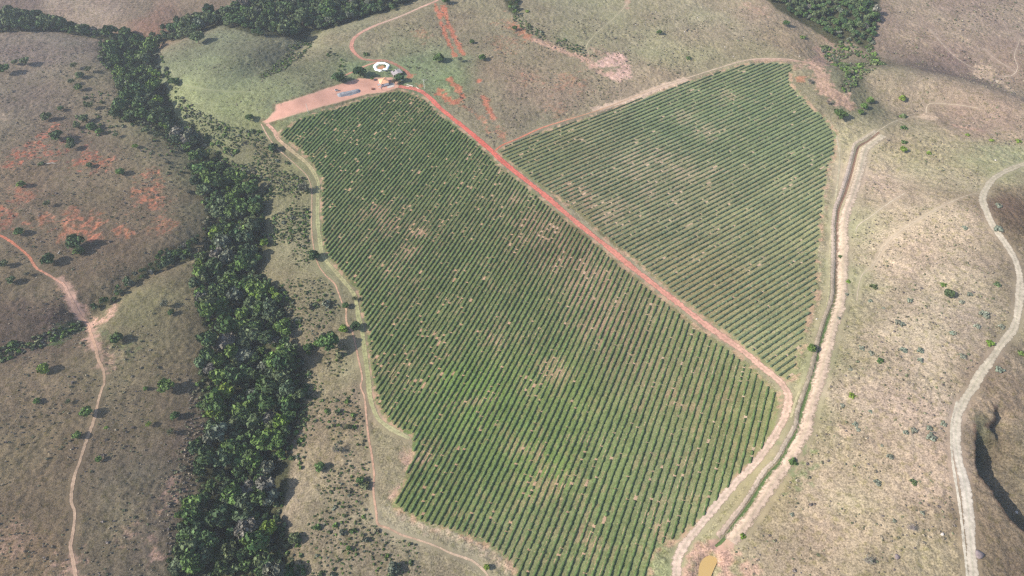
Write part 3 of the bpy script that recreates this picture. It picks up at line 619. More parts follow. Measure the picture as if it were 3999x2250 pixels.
# ------------------------------------------------------------------ vegetation prototypes (unit crown radius)
t_ = (1 + 5 ** .5) / 2
ICO = np.array([(-1, t_, 0), (1, t_, 0), (-1, -t_, 0), (1, -t_, 0), (0, -1, t_), (0, 1, t_), (0, -1, -t_), (0, 1, -t_), (t_, 0, -1), (t_, 0, 1), (-t_, 0, -1), (-t_, 0, 1)], float)
ICO /= np.linalg.norm(ICO[0])
ICF = np.array([(0, 11, 5), (0, 5, 1), (0, 1, 7), (0, 7, 10), (0, 10, 11), (1, 5, 9), (5, 11, 4), (11, 10, 2), (10, 7, 6), (7, 1, 8), (3, 9, 4), (3, 4, 2), (3, 2, 6), (3, 6, 8), (3, 8, 9), (4, 9, 5), (2, 4, 11), (6, 2, 10), (8, 6, 7), (9, 8, 1)])
def crown(seed, lobes=12, leaves=46, flat=.62, leaf=.15, spread=.66, core=.74, cz=0.0, lr=(.30, .46)):
    g = np.random.default_rng(seed); V = []; F3 = []; F4 = []; VA = []; n = 0
    for k in range(lobes):
        th = 2.399963 * k + g.uniform(-.4, .4); rr_ = spread * math.sqrt((k + .3) / lobes) * g.uniform(.8, 1.15)
        zc = flat * (1 - (rr_ / .95) ** 2) * g.uniform(.35, 1.05) - flat * .25 * g.random()
        c = np.array([rr_ * math.cos(th), rr_ * math.sin(th), zc + cz]); r = g.uniform(*lr); q = np.array([r, r, r * .82]); tone = g.uniform(.78, 1.22)
        v = ICO * q * core * g.uniform(.8, 1.15, (12, 1)) + c; V.append(v); F3.append(ICF + n); VA.append(np.full(12, tone * .85)); n += 12
        dr = g.normal(size=(leaves, 3)); dr[:, 2] = np.abs(dr[:, 2]) * 1.0 - .35; dr /= np.linalg.norm(dr, axis=1)[:, None]
        p = c + dr * q * g.uniform(.80, 1.08, (leaves, 1))
        nn = dr + .55 * g.normal(size=(leaves, 3)); nn /= np.linalg.norm(nn, axis=1)[:, None]
        tz = g.normal(size=(leaves, 3)); a1 = np.cross(nn, tz); a1 /= np.linalg.norm(a1, axis=1)[:, None]; a2 = np.cross(nn, a1)
        s = leaf * g.uniform(.6, 1.25, (leaves, 1))
        quad = np.stack([p - a1 * s - a2 * s * .6, p + a1 * s * .8 - a2 * s, p + a1 * s + a2 * s * .7, p - a1 * s * .7 + a2 * s], 1).reshape(-1, 3)
        V.append(quad); F4.append(np.arange(leaves * 4).reshape(-1, 4) + n); VA.append(np.repeat(tone * g.uniform(.75, 1.3, leaves), 4)); n += leaves * 4
    return np.vstack(V), np.vstack(F3), np.vstack(F4), np.concatenate(VA)
def trunk(h, r, seed, limbs=4, m='bark', lean=.12):
    g = random.Random(seed); b_ = MB(); top = Vector((g.uniform(-lean, lean), g.uniform(-lean, lean), h))
    b_.tube([(0, 0, -.15), (top.x * .4, top.y * .4, h * .5), top], [r * 1.3, r, r * .8], 7)
    for k in range(limbs):
        a_ = 2 * math.pi * k / limbs + g.uniform(-.4, .4); L_ = g.uniform(.4, .62)
        b_.tube([top * .92, top + Vector((math.cos(a_) * L_ * .5, math.sin(a_) * L_ * .5, .16)), top + Vector((math.cos(a_) * L_, math.sin(a_) * L_, .36))], [r * .7, r * .45, r * .18], 5)
    return b_.mesh('trunk', M[m])
def twigs(seed, n1=7, n2=6, n3=5, h=.5, r=.05, spread=.95, dens=1.0):
    g = random.Random(seed); b_ = MB(); ends = []
    top = Vector((0, 0, h)); b_.tube([(0, 0, -.1), (0.02, .03, h * .6), top], [r * 1.3, r, r * .8], 5)
    for k in range(n1):
        a_ = 2 * math.pi * k / n1 + g.uniform(-.4, .4); el = g.uniform(.25, 1.2); L_ = spread * g.uniform(.55, .8)
        e1 = top + Vector((math.cos(a_) * math.cos(el), math.sin(a_) * math.cos(el), math.sin(el))) * L_
        b_.tube([top * g.uniform(.6, 1), (top + e1) / 2 + Vector((0, 0, .05)), e1], [r * .6, r * .4, r * .25], 4)
        for j in range(n2):
            s_ = top.lerp(e1, g.uniform(.35, 1)); dv = Vector((g.uniform(-1, 1), g.uniform(-1, 1), g.uniform(-.2, 1))).normalized() * .38 * g.uniform(.5, 1.1)
            e2 = s_ + dv; b_.tube([s_, e2], [r * .28, r * .14], 3); ends.append(e2)
            for q in range(n3):
                s3 = s_.lerp(e2, g.uniform(.3, 1)); d3 = Vector((g.uniform(-1, 1), g.uniform(-1, 1), g.uniform(-.2, 1))).normalized() * .2 * g.uniform(.5, 1.2)
                b_.tube([s3, s3 + d3], [r * .15, r * .09], 3); ends.append(s3 + d3)
    return b_, ends
def leafcloud(ends, seed, size, frac, per=3):
    g = np.random.default_rng(seed); E = np.array([e_[:] for e_ in ends]); E = E[g.random(len(E)) < frac]; E = np.repeat(E, per, 0) + g.normal(size=(len(E) * per, 3)) * .05
    m = len(E); a1 = g.normal(size=(m, 3)); a1 /= np.linalg.norm(a1, axis=1)[:, None]; a2 = np.cross(a1, g.normal(size=(m, 3))); a2 /= np.linalg.norm(a2, axis=1)[:, None]; s = size * g.uniform(.6, 1.3, (m, 1))
    v = np.stack([E - a1 * s, E - a2 * s * .8, E + a1 * s, E + a2 * s * .8], 1).reshape(-1, 3)
    return v, np.arange(m * 4).reshape(-1, 4), np.repeat(g.uniform(.7, 1.3, m), 4)
PR = {}
def cm(name, c): return mesh_np(name, c[0], [c[1], c[2]], M['leaf'], attrs={'var': c[3]})
for k in range(6): PR['tree%d' % k] = (cm('crown', crown(100 + k, 11 + k % 4, 60, leaf=.12)), trunk(.38, .055, k))
for k in range(3): PR['forest%d' % k] = (cm('crown', crown(150 + k, 9 + k, 44, flat=.75, leaf=.17)), trunk(.9, .05, 40 + k, 3))
for k in range(2): PR['wide%d' % k] = (cm('crown', crown(200 + k, 15, 44, flat=.38, spread=.74, lr=(.2, .34), leaf=.12)), trunk(.55, .05, 20 + k, 5))
PR['big'] = (cm('crown', crown(230, 20, 60, flat=.6, spread=.72, lr=(.22, .36), leaf=.09)), trunk(.75, .045, 9, 5, 'palebark', .05))
for k in range(3): PR['bush%d' % k] = (cm('foliage', crown(300 + k, 8, 26, flat=.34, spread=.85, lr=(.18, .42), leaf=.15, cz=.18)), None)
for k in range(2):
    b_, en = twigs(400 + k); v, f4, va = leafcloud(en, k, .07, .8, 4)
    PR['sparse%d' % k] = (mesh_np('crown', v, f4, M['leaf'], attrs={'var': va}), b_.mesh('branches', M['bark']))
b_, en = twigs(420, 9, 9, 6, .35, .045); PR['bare0'] = (None, b_.mesh('branches', M['deadwood']))
b_, en = twigs(421, 8, 8, 5, .3, .06); v, f4, va = leafcloud(en, 5, .05, .4, 2); PR['bare1'] = (mesh_np('crown', v, f4, M['leaf'], attrs={'var': va}), b_.mesh('branches', M['deadwood']))
def palm():
    b_ = MB(); b_.tube([(0, 0, -.1), (.06, .02, 1.0), (.03, 0, 2.0)], [.07, .055, .05], 7); tr_ = b_.mesh('trunk', M['bark'])
    V = []; F_ = []
    for k in range(14):
        a_ = 2 * math.pi * k / 14 + .2 * random.random(); el = random.uniform(.1, .9); dx, dy = math.cos(a_), math.sin(a_); n_ = len(V)
        for j in range(6):
            q = j / 5; rr_ = q * 1.0; zz = 2.0 + math.sin(el) * q - .75 * q * q; wd = .13 * (1 - q) ** .5 + .02
            V += [(.03 + dx * rr_ - dy * wd, dy * rr_ + dx * wd, zz - .05), (.03 + dx * rr_, dy * rr_, zz + .03), (.03 + dx * rr_ + dy * wd, dy * rr_ - dx * wd, zz - .05)]
        for j in range(5):
            for s_ in (0, 1): F_.append((n_ + j * 3 + s_, n_ + j * 3 + s_ + 1, n_ + j * 3 + s_ + 4, n_ + j * 3 + s_ + 3))
    return mesh_np('fronds', np.array(V), np.array(F_), M['leaf'], attrs={'var': np.random.default_rng(3).uniform(.8, 1.2, len(V))}), tr_
PR['palm'] = palm()
def banana():
    V = []; F_ = []; g = random.Random(5)
    for k in range(12):
        a_ = 2.4 * k; el = g.uniform(.5, 1.3); dx, dy = math.cos(a_), math.sin(a_); n_ = len(V); bx, by = g.uniform(-.3, .3), g.uniform(-.3, .3)
        for j in range(5):
            q = j / 4; rr_ = q * math.cos(el) * .9; zz = .3 + q * math.sin(el) - .35 * q * q; wd = .16 * math.sin(math.pi * (q * .85 + .1))
            V += [(bx + dx * rr_ - dy * wd, by + dy * rr_ + dx * wd, zz), (bx + dx * rr_ + dy * wd, by + dy * rr_ - dx * wd, zz)]
        for j in range(4): F_.append((n_ + j * 2, n_ + j * 2 + 1, n_ + j * 2 + 3, n_ + j * 2 + 2))
    b_ = MB()
    for k in range(4): b_.tube([(math.cos(k * 1.7) * .25, math.sin(k * 1.7) * .25, -.1), (math.cos(k * 1.7) * .22, math.sin(k * 1.7) * .22, .5)], .06, 6)
    return mesh_np('leaves', np.array(V), np.array(F_), M['leaf'], attrs={'var': np.random.default_rng(4).uniform(.8, 1.2, len(V))}), b_.mesh('stem', M['bark'])
PR['banana'] = banana()
CZ = {'tree': .60, 'forest': 1.15, 'wide': .75, 'big': 1.0, 'bush': .35, 'sparse': .9, 'bare': .7, 'palm': 2.0, 'banana': .5}
TH = {'tree': .38, 'forest': .9, 'wide': .55, 'big': .75, 'bush': 0, 'sparse': 0, 'bare': 0, 'palm': 0, 'banana': 0}
GC = {'dk': (.040, .074, .028), 'md': (.060, .102, .030), 'lt': (.088, .140, .034), 'lime': (.125, .185, .030), 'olive': (.080, .105, .045), 'grey': (.105, .118, .082), 'bluish': (.165, .180, .135), 'brown': (.115, .085, .05), 'pale': (.26, .255, .185), 'forest': (.056, .090, .032)}
cnt_names = {}
def plant(name, kind, xyz, rad, tint, label=None, cat='tree', group=None, hs=1.0):
    base = kind.rstrip('0123456789'); crown_m, tr_m = PR[kind]
    k = random.uniform(.88, 1.12); c = (tint[0] * k * random.uniform(.92, 1.1), tint[1] * k, tint[2] * k)
    rz = random.uniform(0, 6.28)
    if tr_m is None:
        o_ = link(name, crown_m, None, xyz, rz, (rad, rad, rad * hs), c); tag(o_, label, cat, group); return o_
    o_ = empty(name, xyz, rz, label=label, cat=cat, group=group)
    pn = {'palm': 'fronds', 'banana': 'leaves'}.get(base, 'crown'); tn = {'sparse': 'branches', 'bare': 'branches', 'banana': 'stem'}.get(base, 'trunk')
    if crown_m: link(pn, crown_m, o_, (0, 0, TH[base] * rad * hs + (.22 * rad if TH[base] else 0)), 0, (rad, rad, rad * hs), c)
    link(tn, tr_m, o_, None, 0, (rad, rad, rad * hs))
    return o_
T = []
def tt(s, name, cat, default_group=None):
    for ln in s.strip().split('\n'):
        q = ln.split('|'); fx, fy, fr = [float(c) for c in q[0].split()]
        T.append((fx, fy, fr, q[1].strip(), q[2].strip(), q[3].strip(), name, cat, q[4].strip() if len(q) > 4 else default_group))
tt('''495 95 21|wide0|olive|spreading olive tree alone on the crest of the green mound
183 163 13|sparse0|olive|loose olive tree west of the wooded ravine, above its neighbours
220 172 12|sparse1|olive|loose tree close to the upper ravine edge, casting a dark shadow
200 190 11|tree1|olive|small olive tree in the row left of the upper ravine
177 203 12|sparse0|olive|thin pale tree leftmost of the row by the upper ravine
198 220 11|tree2|md|dense dark tree lowest of the row by the upper ravine
63 153 14|wide1|olive|wide flat tree with a long shadow in the upper left pasture
37 157 9|tree0|olive|small yellow-green tree left of the wide flat one in the upper left pasture
10 172 17|wide0|md|dark spreading tree cut by the left picture edge, upper pasture
152 273 8|tree3|md|small dark leaning tree alone in the brown pasture by the ravine
117 295 14|tree4|olive|olive tree just above the red soil scar in the left pasture
213 300 13|tree5|olive|green tree top of the clump beside the bare brown bay
230 320 13|tree1|md|darker tree lower in the clump beside the bare brown bay
192 316 10|tree2|olive|small round tree left of the clump beside the brown bay
250 331 10|tree3|lt|bright small tree right of the clump with a dark shadow
223 263 15|sparse1|olive|open-crowned tree left of the main forest bend
142 343 17|tree0|dk|dark broad tree standing over the red soil patches
177 353 10|tree4|md|small tree touching the right side of the broad dark one
180 368 13|tree5|olive|round tree below the dark pair near the red soil
103 411 8|bush0|olive|small bush beside a fallen grey trunk under the red soil
225 415 8|tree1|olive|small tree on the red soil right of centre in the left pasture
303 434 12|tree2|lt|round bright green tree alone with a crisp oval shadow
53 464 11|tree3|lt|bright green tree alone near the left edge, mid pasture
340 368 8|tree4|lime|lime green small tree in front of the forest edge
397 337 14|sparse0|olive|open tree at the forest edge with long shadow across the clearing
290 338 10|sparse1|olive|thin flat tree left of the clearing below the forest
367 328 12|tree0|olive|rounded tree at the top of the clearing below the forest
436 206 15|wide1|md|dark wide tree at the foot of the green mound
627 296 12|wide0|md|flat dark shrub-like tree on the lower green mound
48 583 12|tree1|md|round tree above the orange cattle trail at far left
187 609 23|tree2|dk|largest round dark tree in the left pasture, above the trail junction
198 632 14|tree3|md|smaller tree grown into the lower side of the largest pasture tree
123 653 18|tree4|dk|dense dark tree beside a white fallen branch
12 665 12|tree5|olive|olive tree at the left edge below the orange trail
68 688 9|sparse0|grey|thin grey-green tree left of the trail
28 706 12|tree0|olive|rounded tree at far left above the dark bank
117 510 12|sparse1|olive|sparse tree with double shadow among the red scars
282 546 6|sparse0|olive|tiny thin tree with a long straight shadow
110 928 16|tree1|lime|lime green tree with pink soil at its foot
297 851 17|tree2|md|wide tree right of the pink eroded wash
413 763 14|sparse1|grey|grey twiggy tree on the slope left of the forest
430 786 9|tree3|md|small dark tree just below the grey twiggy tree
417 969 22|wide1|lt|wide bright tree reaching toward the forest edge
367 978 7|tree4|lt|small bright tree left of the wide bright tree
217 1038 17|tree5|lt|leafy tree shading the cattle trail
193 1096 12|tree0|lt|upright tree shading the cattle trail, lower of the two
93 1009 9|tree1|lt|small bright tree well left of the trail, lower pasture
172 1009 9|sparse0|olive|sparse flat tree between the trail and the small bright one
247 1156 9|tree2|lt|small lime tree right of the trail in the lower pasture
373 1066 11|sparse1|lime|pale yellowish thin tree with a large dark shadow
440 1046 12|tree3|md|dark tree beside the small red bank near the forest
427 1086 13|sparse0|olive|loose tree below the small red bank
460 1179 12|sparse1|grey|grey-green sparse tree close to the forest, lower slope
267 1075 5|bush1|lime|tiny bush right of the trail
791 643 16|tree4|dk|dark tree leaning over the left field track
891 750 10|sparse0|olive|thin tree at the corner of the grassy track
869 770 10|tree5|md|rounded tree over the footpath
894 820 15|wide0|dk|dark wide tree overhanging the grassy track
864 829 12|tree0|lime|yellow-green tree next to the dark wide one at the track
827 860 29|big|md|largest green tree with a white trunk between forest and coffee
797 864 10|tree1|lt|yellow-green tree left of the white-trunked one
777 876 13|tree2|md|round dark tree furthest left of the white-trunked group
761 470 20|sparse1|grey|grey loose-crowned tree left of the coffee field corner
687 372 13|tree3|dk|dark scrubby tree below the corner of the red yard
991 1429 18|tree4|grey|grey-green tree at the bottom of the picture
1224 1428 9|tree5|lime|lime tree where the footpath leaves the picture
877 1073 12|sparse0|olive|thin leaning tree left of the orange footpath
847 1129 20|bare1|olive|grey twiggy tree on the scrub slope
804 1176 14|tree0|md|dark rounded tree near the forest on the scrub slope
907 1209 12|wide1|md|low green tree line clump touching the footpath
877 1379 7|tree1|lt|small bright tree on the lower scrub slope
744 1356 17|tree2|olive|olive tree at the forest foot on the lower slope
851 196 17|tree3|dk|round dark tree at the back edge of the red yard, leftmost
904 182 18|tree4|dk|round dark tree at the back edge of the red yard, nearest the pond
936 198 6|tree5|md|small round tree left of the orange-roofed house
1004 199 13|tree0|dk|dark tree right of the orange-roofed house
991 203 11|sparse0|brown|reddish brown thin tree between the house and the dark tree
967 163 5|palm|dk|small palm growing inside the white pond ring
983 170 5|palm|dk|small palm between the white ring and the grey shed
962 177 5|palm|olive|yellowish palm at the front rim of the white ring
1026 167 6|banana|olive|left of two banana clumps behind the grey shed
1049 169 6|banana|olive|right of two banana clumps behind the grey shed
1104 147 14|tree1|md|largest of three trees in the pasture right of the farm
1157 148 9|sparse1|grey|pale sparse tree at the end of the red streaks
1212 146 10|tree2|md|rounded tree rightmost of the three in the upper pasture
1187 105 7|tree3|md|small tree beside the double red streaks
921 135 8|bush2|md|dark bush inside the bend of the farm road
1121 3 12|tree4|md|tree at the very top near the red road end
1295 72 8|tree5|md|small dark tree at the head of the orange erosion
1658 82 8|tree0|md|lone tree in the open pale pasture, upper middle
1326 28 6|bush0|lime|small lime bush near the top scrub
1731 145 7|bush1|md|low dark bush above the right coffee block
1979 58 10|wide0|md|flat dark tree left of the upper right wood
2020 93 8|bush2|lt|low bright bush below the upper right wood
2112 287 18|wide1|md|broad low tree on the bare bank at the field corner
2189 253 10|tree1|lt|bright tree topmost of three by the bare bank
2174 267 10|tree2|lt|bright tree in the middle of three by the bare bank
2165 282 8|tree3|lt|bright tree lowest of three by the bare bank
2270 248 10|tree4|lime|lime tree alone on the rounded spur
2272 377 10|tree5|lime|lime tree on the upper straw hillside
2337 384 7|bush0|lime|flat lime bush right of the lime hillside tree
2132 185 8|tree0|md|dark tree in the fold between bank and spur
2105 153 8|sparse0|grey|thin grey tree on top of the bare bank
2039 203 12|bare1|grey|grey scrubby tree on the eroded field corner
2086 257 11|bare1|brown|grey dead-looking bush above the broad low tree
2275 320 8|bush1|md|dark bush at the top of the straw hillside
2275 357 8|bush2|md|dark round bush above the upper lime tree
2435 339 6|bush0|lime|left of two lime bushes on the far right spur
2495 353 6|bush1|lime|right of two lime bushes on the far right spur
2562 354 8|bush2|lime|bright bush at the right picture edge above the road bend
2042 876 12|tree1|lt|bright tree between coffee and ditch
2492 863 11|bush0|lime|bright lime bush beside the pale road
2569 889 9|bush1|lt|bright bush beyond the pale road at the right edge
2389 738 15|wide0|olive|broad olive bush on the middle of the straw hillside
2374 716 8|bush2|lt|small bush just above the broad olive bush
2509 715 9|bush0|olive|olive bush near the pale road bend
2199 720 9|bush1|olive|flat olive bush on the left part of the straw hillside
2135 708 6|bush2|lime|lime bush beside the ditch bank
2114 645 6|bush0|md|small bush growing in the ditch
2215 906 9|bush1|md|dark green bush low on the straw hillside
2145 996 10|bush2|lime|half-lime bush ringed by bare ground near the lower ditch
1995 1161 12|bush0|md|dark bush in the green patch beside the lower ditch
2300 1213 9|bush1|olive|round olive bush on the lower straw hillside
2294 1327 17|bare0|grey|purple-grey leafless tree on the lower straw hillside
2185 1409 18|bare1|pale|whitish dry bush near the bottom, right of the pond
1868 1348 8|bush2|lime|lime bush right of the muddy pond''', 'tree', 'tree')
tt('''2459 821 9|bush0|bluish|g
2397 838 8|bush1|bluish|g
2192 888 8|bush2|bluish|g
2169 876 8|bush0|bluish|g
2275 880 9|bush1|bluish|g
2315 880 9|bush2|bluish|g
2259 810 9|bush0|bluish|g
2479 790 12|bush1|bluish|g
2512 516 9|bush2|bluish|g
2512 575 12|bush0|bluish|g
2429 573 7|bush1|bluish|g
2515 930 11|bush2|bluish|g
2422 896 9|bush0|bluish|g
2222 775 4|bush1|bluish|g
2375 1066 8|bush2|bluish|g
2299 1083 9|bush0|bluish|g
2280 1087 7|bush1|bluish|g
2345 1099 12|bush2|bluish|g
1992 1294 6|bush0|bluish|g
2219 1121 4|bush1|bluish|g
2152 1066 8|bush2|bluish|g
2159 1081 7|bush0|bluish|g
2209 1214 9|bush1|bluish|g
2190 1035 6|bush2|bluish|g
2315 905 8|bush0|bluish|g
2240 1148 8|bush1|bluish|g
2337 1076 8|bush2|bluish|g
2130 740 5|bush0|bluish|g
2190 756 6|bush1|bluish|g
2290 755 7|bush2|bluish|g
2440 740 8|bush0|bluish|g
2420 760 7|bush1|bluish|g
2520 820 8|bush2|bluish|g
2270 815 8|bush0|bluish|g
2120 1020 6|bush1|bluish|g
2320 1290 6|bush2|bluish|g
2250 1310 6|bush0|bluish|g
2140 930 5|bush1|bluish|g
2110 800 5|bush2|bluish|g''', 'bush', 'bush', 'grey-green bushes dotted over the straw hillside')
ALLP = at([(q[0], q[1]) for q in T]); RAD = np.array([q[2] for q in T]) * mpf(None, ALLP)
OFF = np.array([CZ[q[3].rstrip('0123456789')] for q in T]) * RAD
ALLP = at([(q[0], q[1]) for q in T], OFF)
for (fx, fy, fr, kind, colr, lab, nm, cat, grp), q, rad in zip(T, ALLP, RAD):
    base = kind.rstrip('0123456789')
    if base == 'bush' and nm == 'tree': nm, cat = 'bush', 'bush'
    if base == 'palm': nm, cat = 'palm_tree', 'palm'
    if base == 'banana': nm, cat = 'banana_plant', 'banana plant'
    hs = 1.0
    if lab == 'g': lab = 'small grey-green bush dotted on the straw hillside right of the ditch'
    plant(nm, kind, q, rad, GC[colr], lab, cat, grp, hs)

# ------------------------------------------------------------------ woods
def poly_samples(Fpoly, gap, jitter=.45, off=0.0):
    P_ = march(Fpoly, Hbase, off); x0, y0 = P_.min(0); x1, y1 = P_.max(0)
    xs, ys = np.meshgrid(np.arange(x0, x1, gap), np.arange(y0, y1, gap * .87)); xs = xs + (np.arange(len(xs)) % 2)[:, None] * gap / 2
    xs = xs.ravel() + gap * jitter * rng.uniform(-1, 1, xs.size); ys = ys.ravel() + gap * jitter * rng.uniform(-1, 1, ys.size)
    k = inside(xs, ys, P_); return np.stack([xs[k], ys[k]], 1)
cand = []
def forest(poly, gap, r0, r1, zone, gap_n=.0):
    pts = poly_samples(poly, gap); EB = march(poly, Hbase); EB = np.vstack([EB, EB[:1]])
    for px, py in pts:
        if vnoise(px, py, 22, 44) < gap_n: continue
        dE = float(pdist(np.array([px]), np.array([py]), EB)[0][0])
        if zone in ('main', 'tm', 'tr') and dE < 10 and vnoise(px, py, 17, 45) < .30 + .28 * (1 - dE / 10): continue
        r_ = r0 + (r1 - r0) * random.random() ** 1.6
        cand.append((px, py, r_ * (.72 if dE < 4 else 1), zone))
forest(W_MAIN, 5.5, 2.2, 6.6, 'main', .06); forest(W_BR, 4.6, 2.2, 3.6, 'branch'); forest(W_TL, 6.2, 2.8, 6.4, 'tl'); forest(W_TM, 6.4, 2.8, 6.8, 'tm', .05)
forest(W_TR, 6.2, 2.4, 4.4, 'tr'); forest(W_TC, 6.5, 2.5, 4, 'tc')
cz_ = H(np.array([c[0] for c in cand]), np.array([c[1] for c in cand]))
dist = np.array([c[1] * cp + (CAMZ - z_) * sp for c, z_ in zip(cand, cz_)])
size = np.array([c[2] for c in cand]) / dist
vis = np.array([abs(c[0]) / d_ < .77 and (c[1] * sp - (CAMZ - z_ - 6) * cp) / d_ > -.44 and (c[1] * sp - (CAMZ - z_ - 6) * cp) / d_ < .44 for c, z_, d_ in zip(cand, cz_, dist)])
order = np.argsort(-size * vis); pick = set(order[:298].tolist())
print('forest', len(cand))
FC = [GC['forest'], GC['md'], GC['dk'], GC['lt'], GC['olive'], GC['forest'], GC['md'], GC['lt'], (.045, .072, .030), (.075, .105, .05), (.06, .085, .045)]
lots = [crown(500 + k, 8 + k % 3, 34, flat=.72, leaf=.19) for k in range(5)]
SV = []; SF3 = []; SF4 = []; SA = []; ST = []; nb = 0
labs = {'main': ('leafy tree packed in the dark forest along the ravine', 'trees of the forest in the ravine'), 'branch': ('small tree in the narrow wooded side gully left of the forest', 'trees of the narrow side gully'),
        'tl': ('tree in the wooded band at the upper left', 'trees of the upper left band'), 'tm': ('tree in the wooded valley behind the farm', 'trees of the wooded valley behind the farm'),
        'tr': ('tree in the wood at the upper right', 'trees of the upper right wood'), 'tc': ('tree in the small thicket at the top centre', 'trees of the top thicket')}
for k, (c, z_) in enumerate(zip(cand, cz_)):
    tint = FC[random.randrange(len(FC))]
    if c[3] in ('tr', 'tm', 'tl'): tint = random.choice([GC['forest'], GC['md'], GC['dk'], GC['olive'], GC['olive']])
    if random.random() < .06: tint = random.choice([GC['grey'], (.13, .125, .10)])
    if random.random() < .05 and c[3] == 'main': tint = GC['lime']
    hs = random.uniform(.75, 1.35)
    if k in pick:
        plant('forest_tree', 'forest%d' % random.randrange(3), (c[0], c[1], z_ - .2), c[2], tint, labs[c[3]][0], 'tree', labs[c[3]][1], hs)
    elif vis[k] or True:
        cr = lots[random.randrange(5)]; a_ = random.uniform(0, 6.28); ca_, sa_ = math.cos(a_), math.sin(a_); v = cr[0] * c[2]
        v = np.column_stack([v[:, 0] * ca_ - v[:, 1] * sa_ + c[0], v[:, 0] * sa_ + v[:, 1] * ca_ + c[1], v[:, 2] * hs + z_ + 1.0 * c[2] * hs])
        SV.append(v); SF3.append(cr[1] + nb); SF4.append(cr[2] + nb); SA.append(cr[3] * random.uniform(.88, 1.12)); ST.append(np.tile(tint, (len(v), 1))); nb += len(v)
me = mesh_np('woodland', np.vstack(SV), [np.vstack(SF3), np.vstack(SF4)], M['leafa'], attrs={'var': np.concatenate(SA), 'tint': np.vstack(ST)})
tag(link('woodland', me), 'continuous dark green canopy of the further woods in the valleys', 'woodland', kind='stuff')

# ------------------------------------------------------------------ scrub: low bushes nobody could count
def scrub(name, label, areas, tints, seed):
    g = np.random.default_rng(seed); prot = [crown(600 + seed * 10 + k, 3, 14, flat=.4, spread=.45, lr=(.38, .6), leaf=.3, cz=.25, core=.85) for k in range(4)]
    SV = []; SF3 = []; SF4 = []; SA = []; ST = []; nb = 0
    for poly, gap, r0, r1, thr in areas:
        pts = poly_samples(poly, gap, .5); sx, sy = pts[:, 0], pts[:, 1]
        kp = (fbm(sx, sy, 18, 61 + seed, 2) >= thr) & ~inside(sx, sy, wLF) & ~inside(sx, sy, wRF)
        for P_, wd in MICRO: kp &= pdist(sx, sy, P_)[0] > wd + .2
        pts = pts[kp]; zs = H(pts[:, 0], pts[:, 1])
        for (px, py), z_ in zip(pts, zs):
            c = prot[g.integers(4)]; r = g.uniform(r0, r1) * (1.6 if g.random() < .1 else 1); a_ = g.uniform(0, 6.28); v = c[0] * r
            v = np.column_stack([v[:, 0] * math.cos(a_) - v[:, 1] * math.sin(a_) + px, v[:, 0] * math.sin(a_) + v[:, 1] * math.cos(a_) + py, v[:, 2] * .9 + z_])
            tn = np.array(tints[g.integers(len(tints))]) * g.uniform(.8, 1.2)
            SV.append(v); SF3.append(c[1] + nb); SF4.append(c[2] + nb); SA.append(c[3]); ST.append(np.tile(tn, (len(v), 1))); nb += len(v)
    me = mesh_np(name, np.vstack(SV), [np.vstack(SF3), np.vstack(SF4)], M['leafa'], attrs={'var': np.concatenate(SA), 'tint': np.vstack(ST)})
    print(name, len(SV)); return tag(link(name, me), label, 'scrub', kind='stuff')
S_STRIP = A(455,240, 520,290, 580,320, 660,330, 700,390, 770,450, 790,500, 785,640, 850,740, 870,840, 900,960, 925,1100, 940,1200, 940,1320, 1000,1345, 1120,1400, 1150,1480, 735,1480, 720,1290, 750,1120, 770,960, 740,860, 735,790, 660,690, 680,600, 670,500, 600,410, 500,340)
S_TR = A(2060,110, 2140,100, 2200,110, 2230,165, 2160,200, 2130,260, 2200,290, 2290,290, 2270,300, 2170,285, 2110,230, 2120,180)
S_FOLD = A(770,90, 790,110, 760,145, 700,185, 650,200, 660,185, 710,140, 750,105)
S_F2 = A(830,120, 870,150, 870,200, 845,200, 850,160, 820,140)
S_BL = A(-30,880, 70,855, 130,830, 205,808, 212,830, 140,858, 60,892, -30,925)
S_LT = A(270,220, 300,290, 440,370, 480,440, 480,500, 380,400, 290,350, 180,330, 200,250)
S_LOW = A(480,960, 500,1010, 520,1090, 480,1150, 490,1240, 440,1270, 430,1400, 415,1400, 420,1250, 450,1150)
S_PAST = A(-30,110, 240,110, 280,200, 450,440, 480,560, 330,680, 220,770, 240,850, 480,740, 490,940, 480,1150, 430,1270, 410,1480, -30,1480)
S_EDGE = A(400,120, 430,200, 465,245, 500,330, 600,385, 680,450, 700,560, 690,680, 750,790, 790,900, 790,980, 770,1120, 730,1290, 760,1380, 760,1480, 735,1480, 735,1380, 712,1290, 735,1200, 755,1050, 770,960, 725,860, 680,720, 672,620, 660,500, 595,410, 490,340, 432,240)
S_UP = A(455,250, 560,310, 660,335, 700,390, 770,450, 785,500, 780,640, 690,600, 680,500, 610,410, 510,330)
S_MND = A(420,130, 560,70, 760,110, 850,200, 700,270, 620,320, 460,230)
S_CT = A(920,90, 1090,20, 1280,60, 1880,20, 2050,130, 1870,145, 1500,260, 1240,360, 1090,235, 1040,170)
S_ER = A(1300,20, 1330,60, 1400,90, 1480,125, 1500,145, 1470,145, 1390,110, 1320,80, 1290,50)
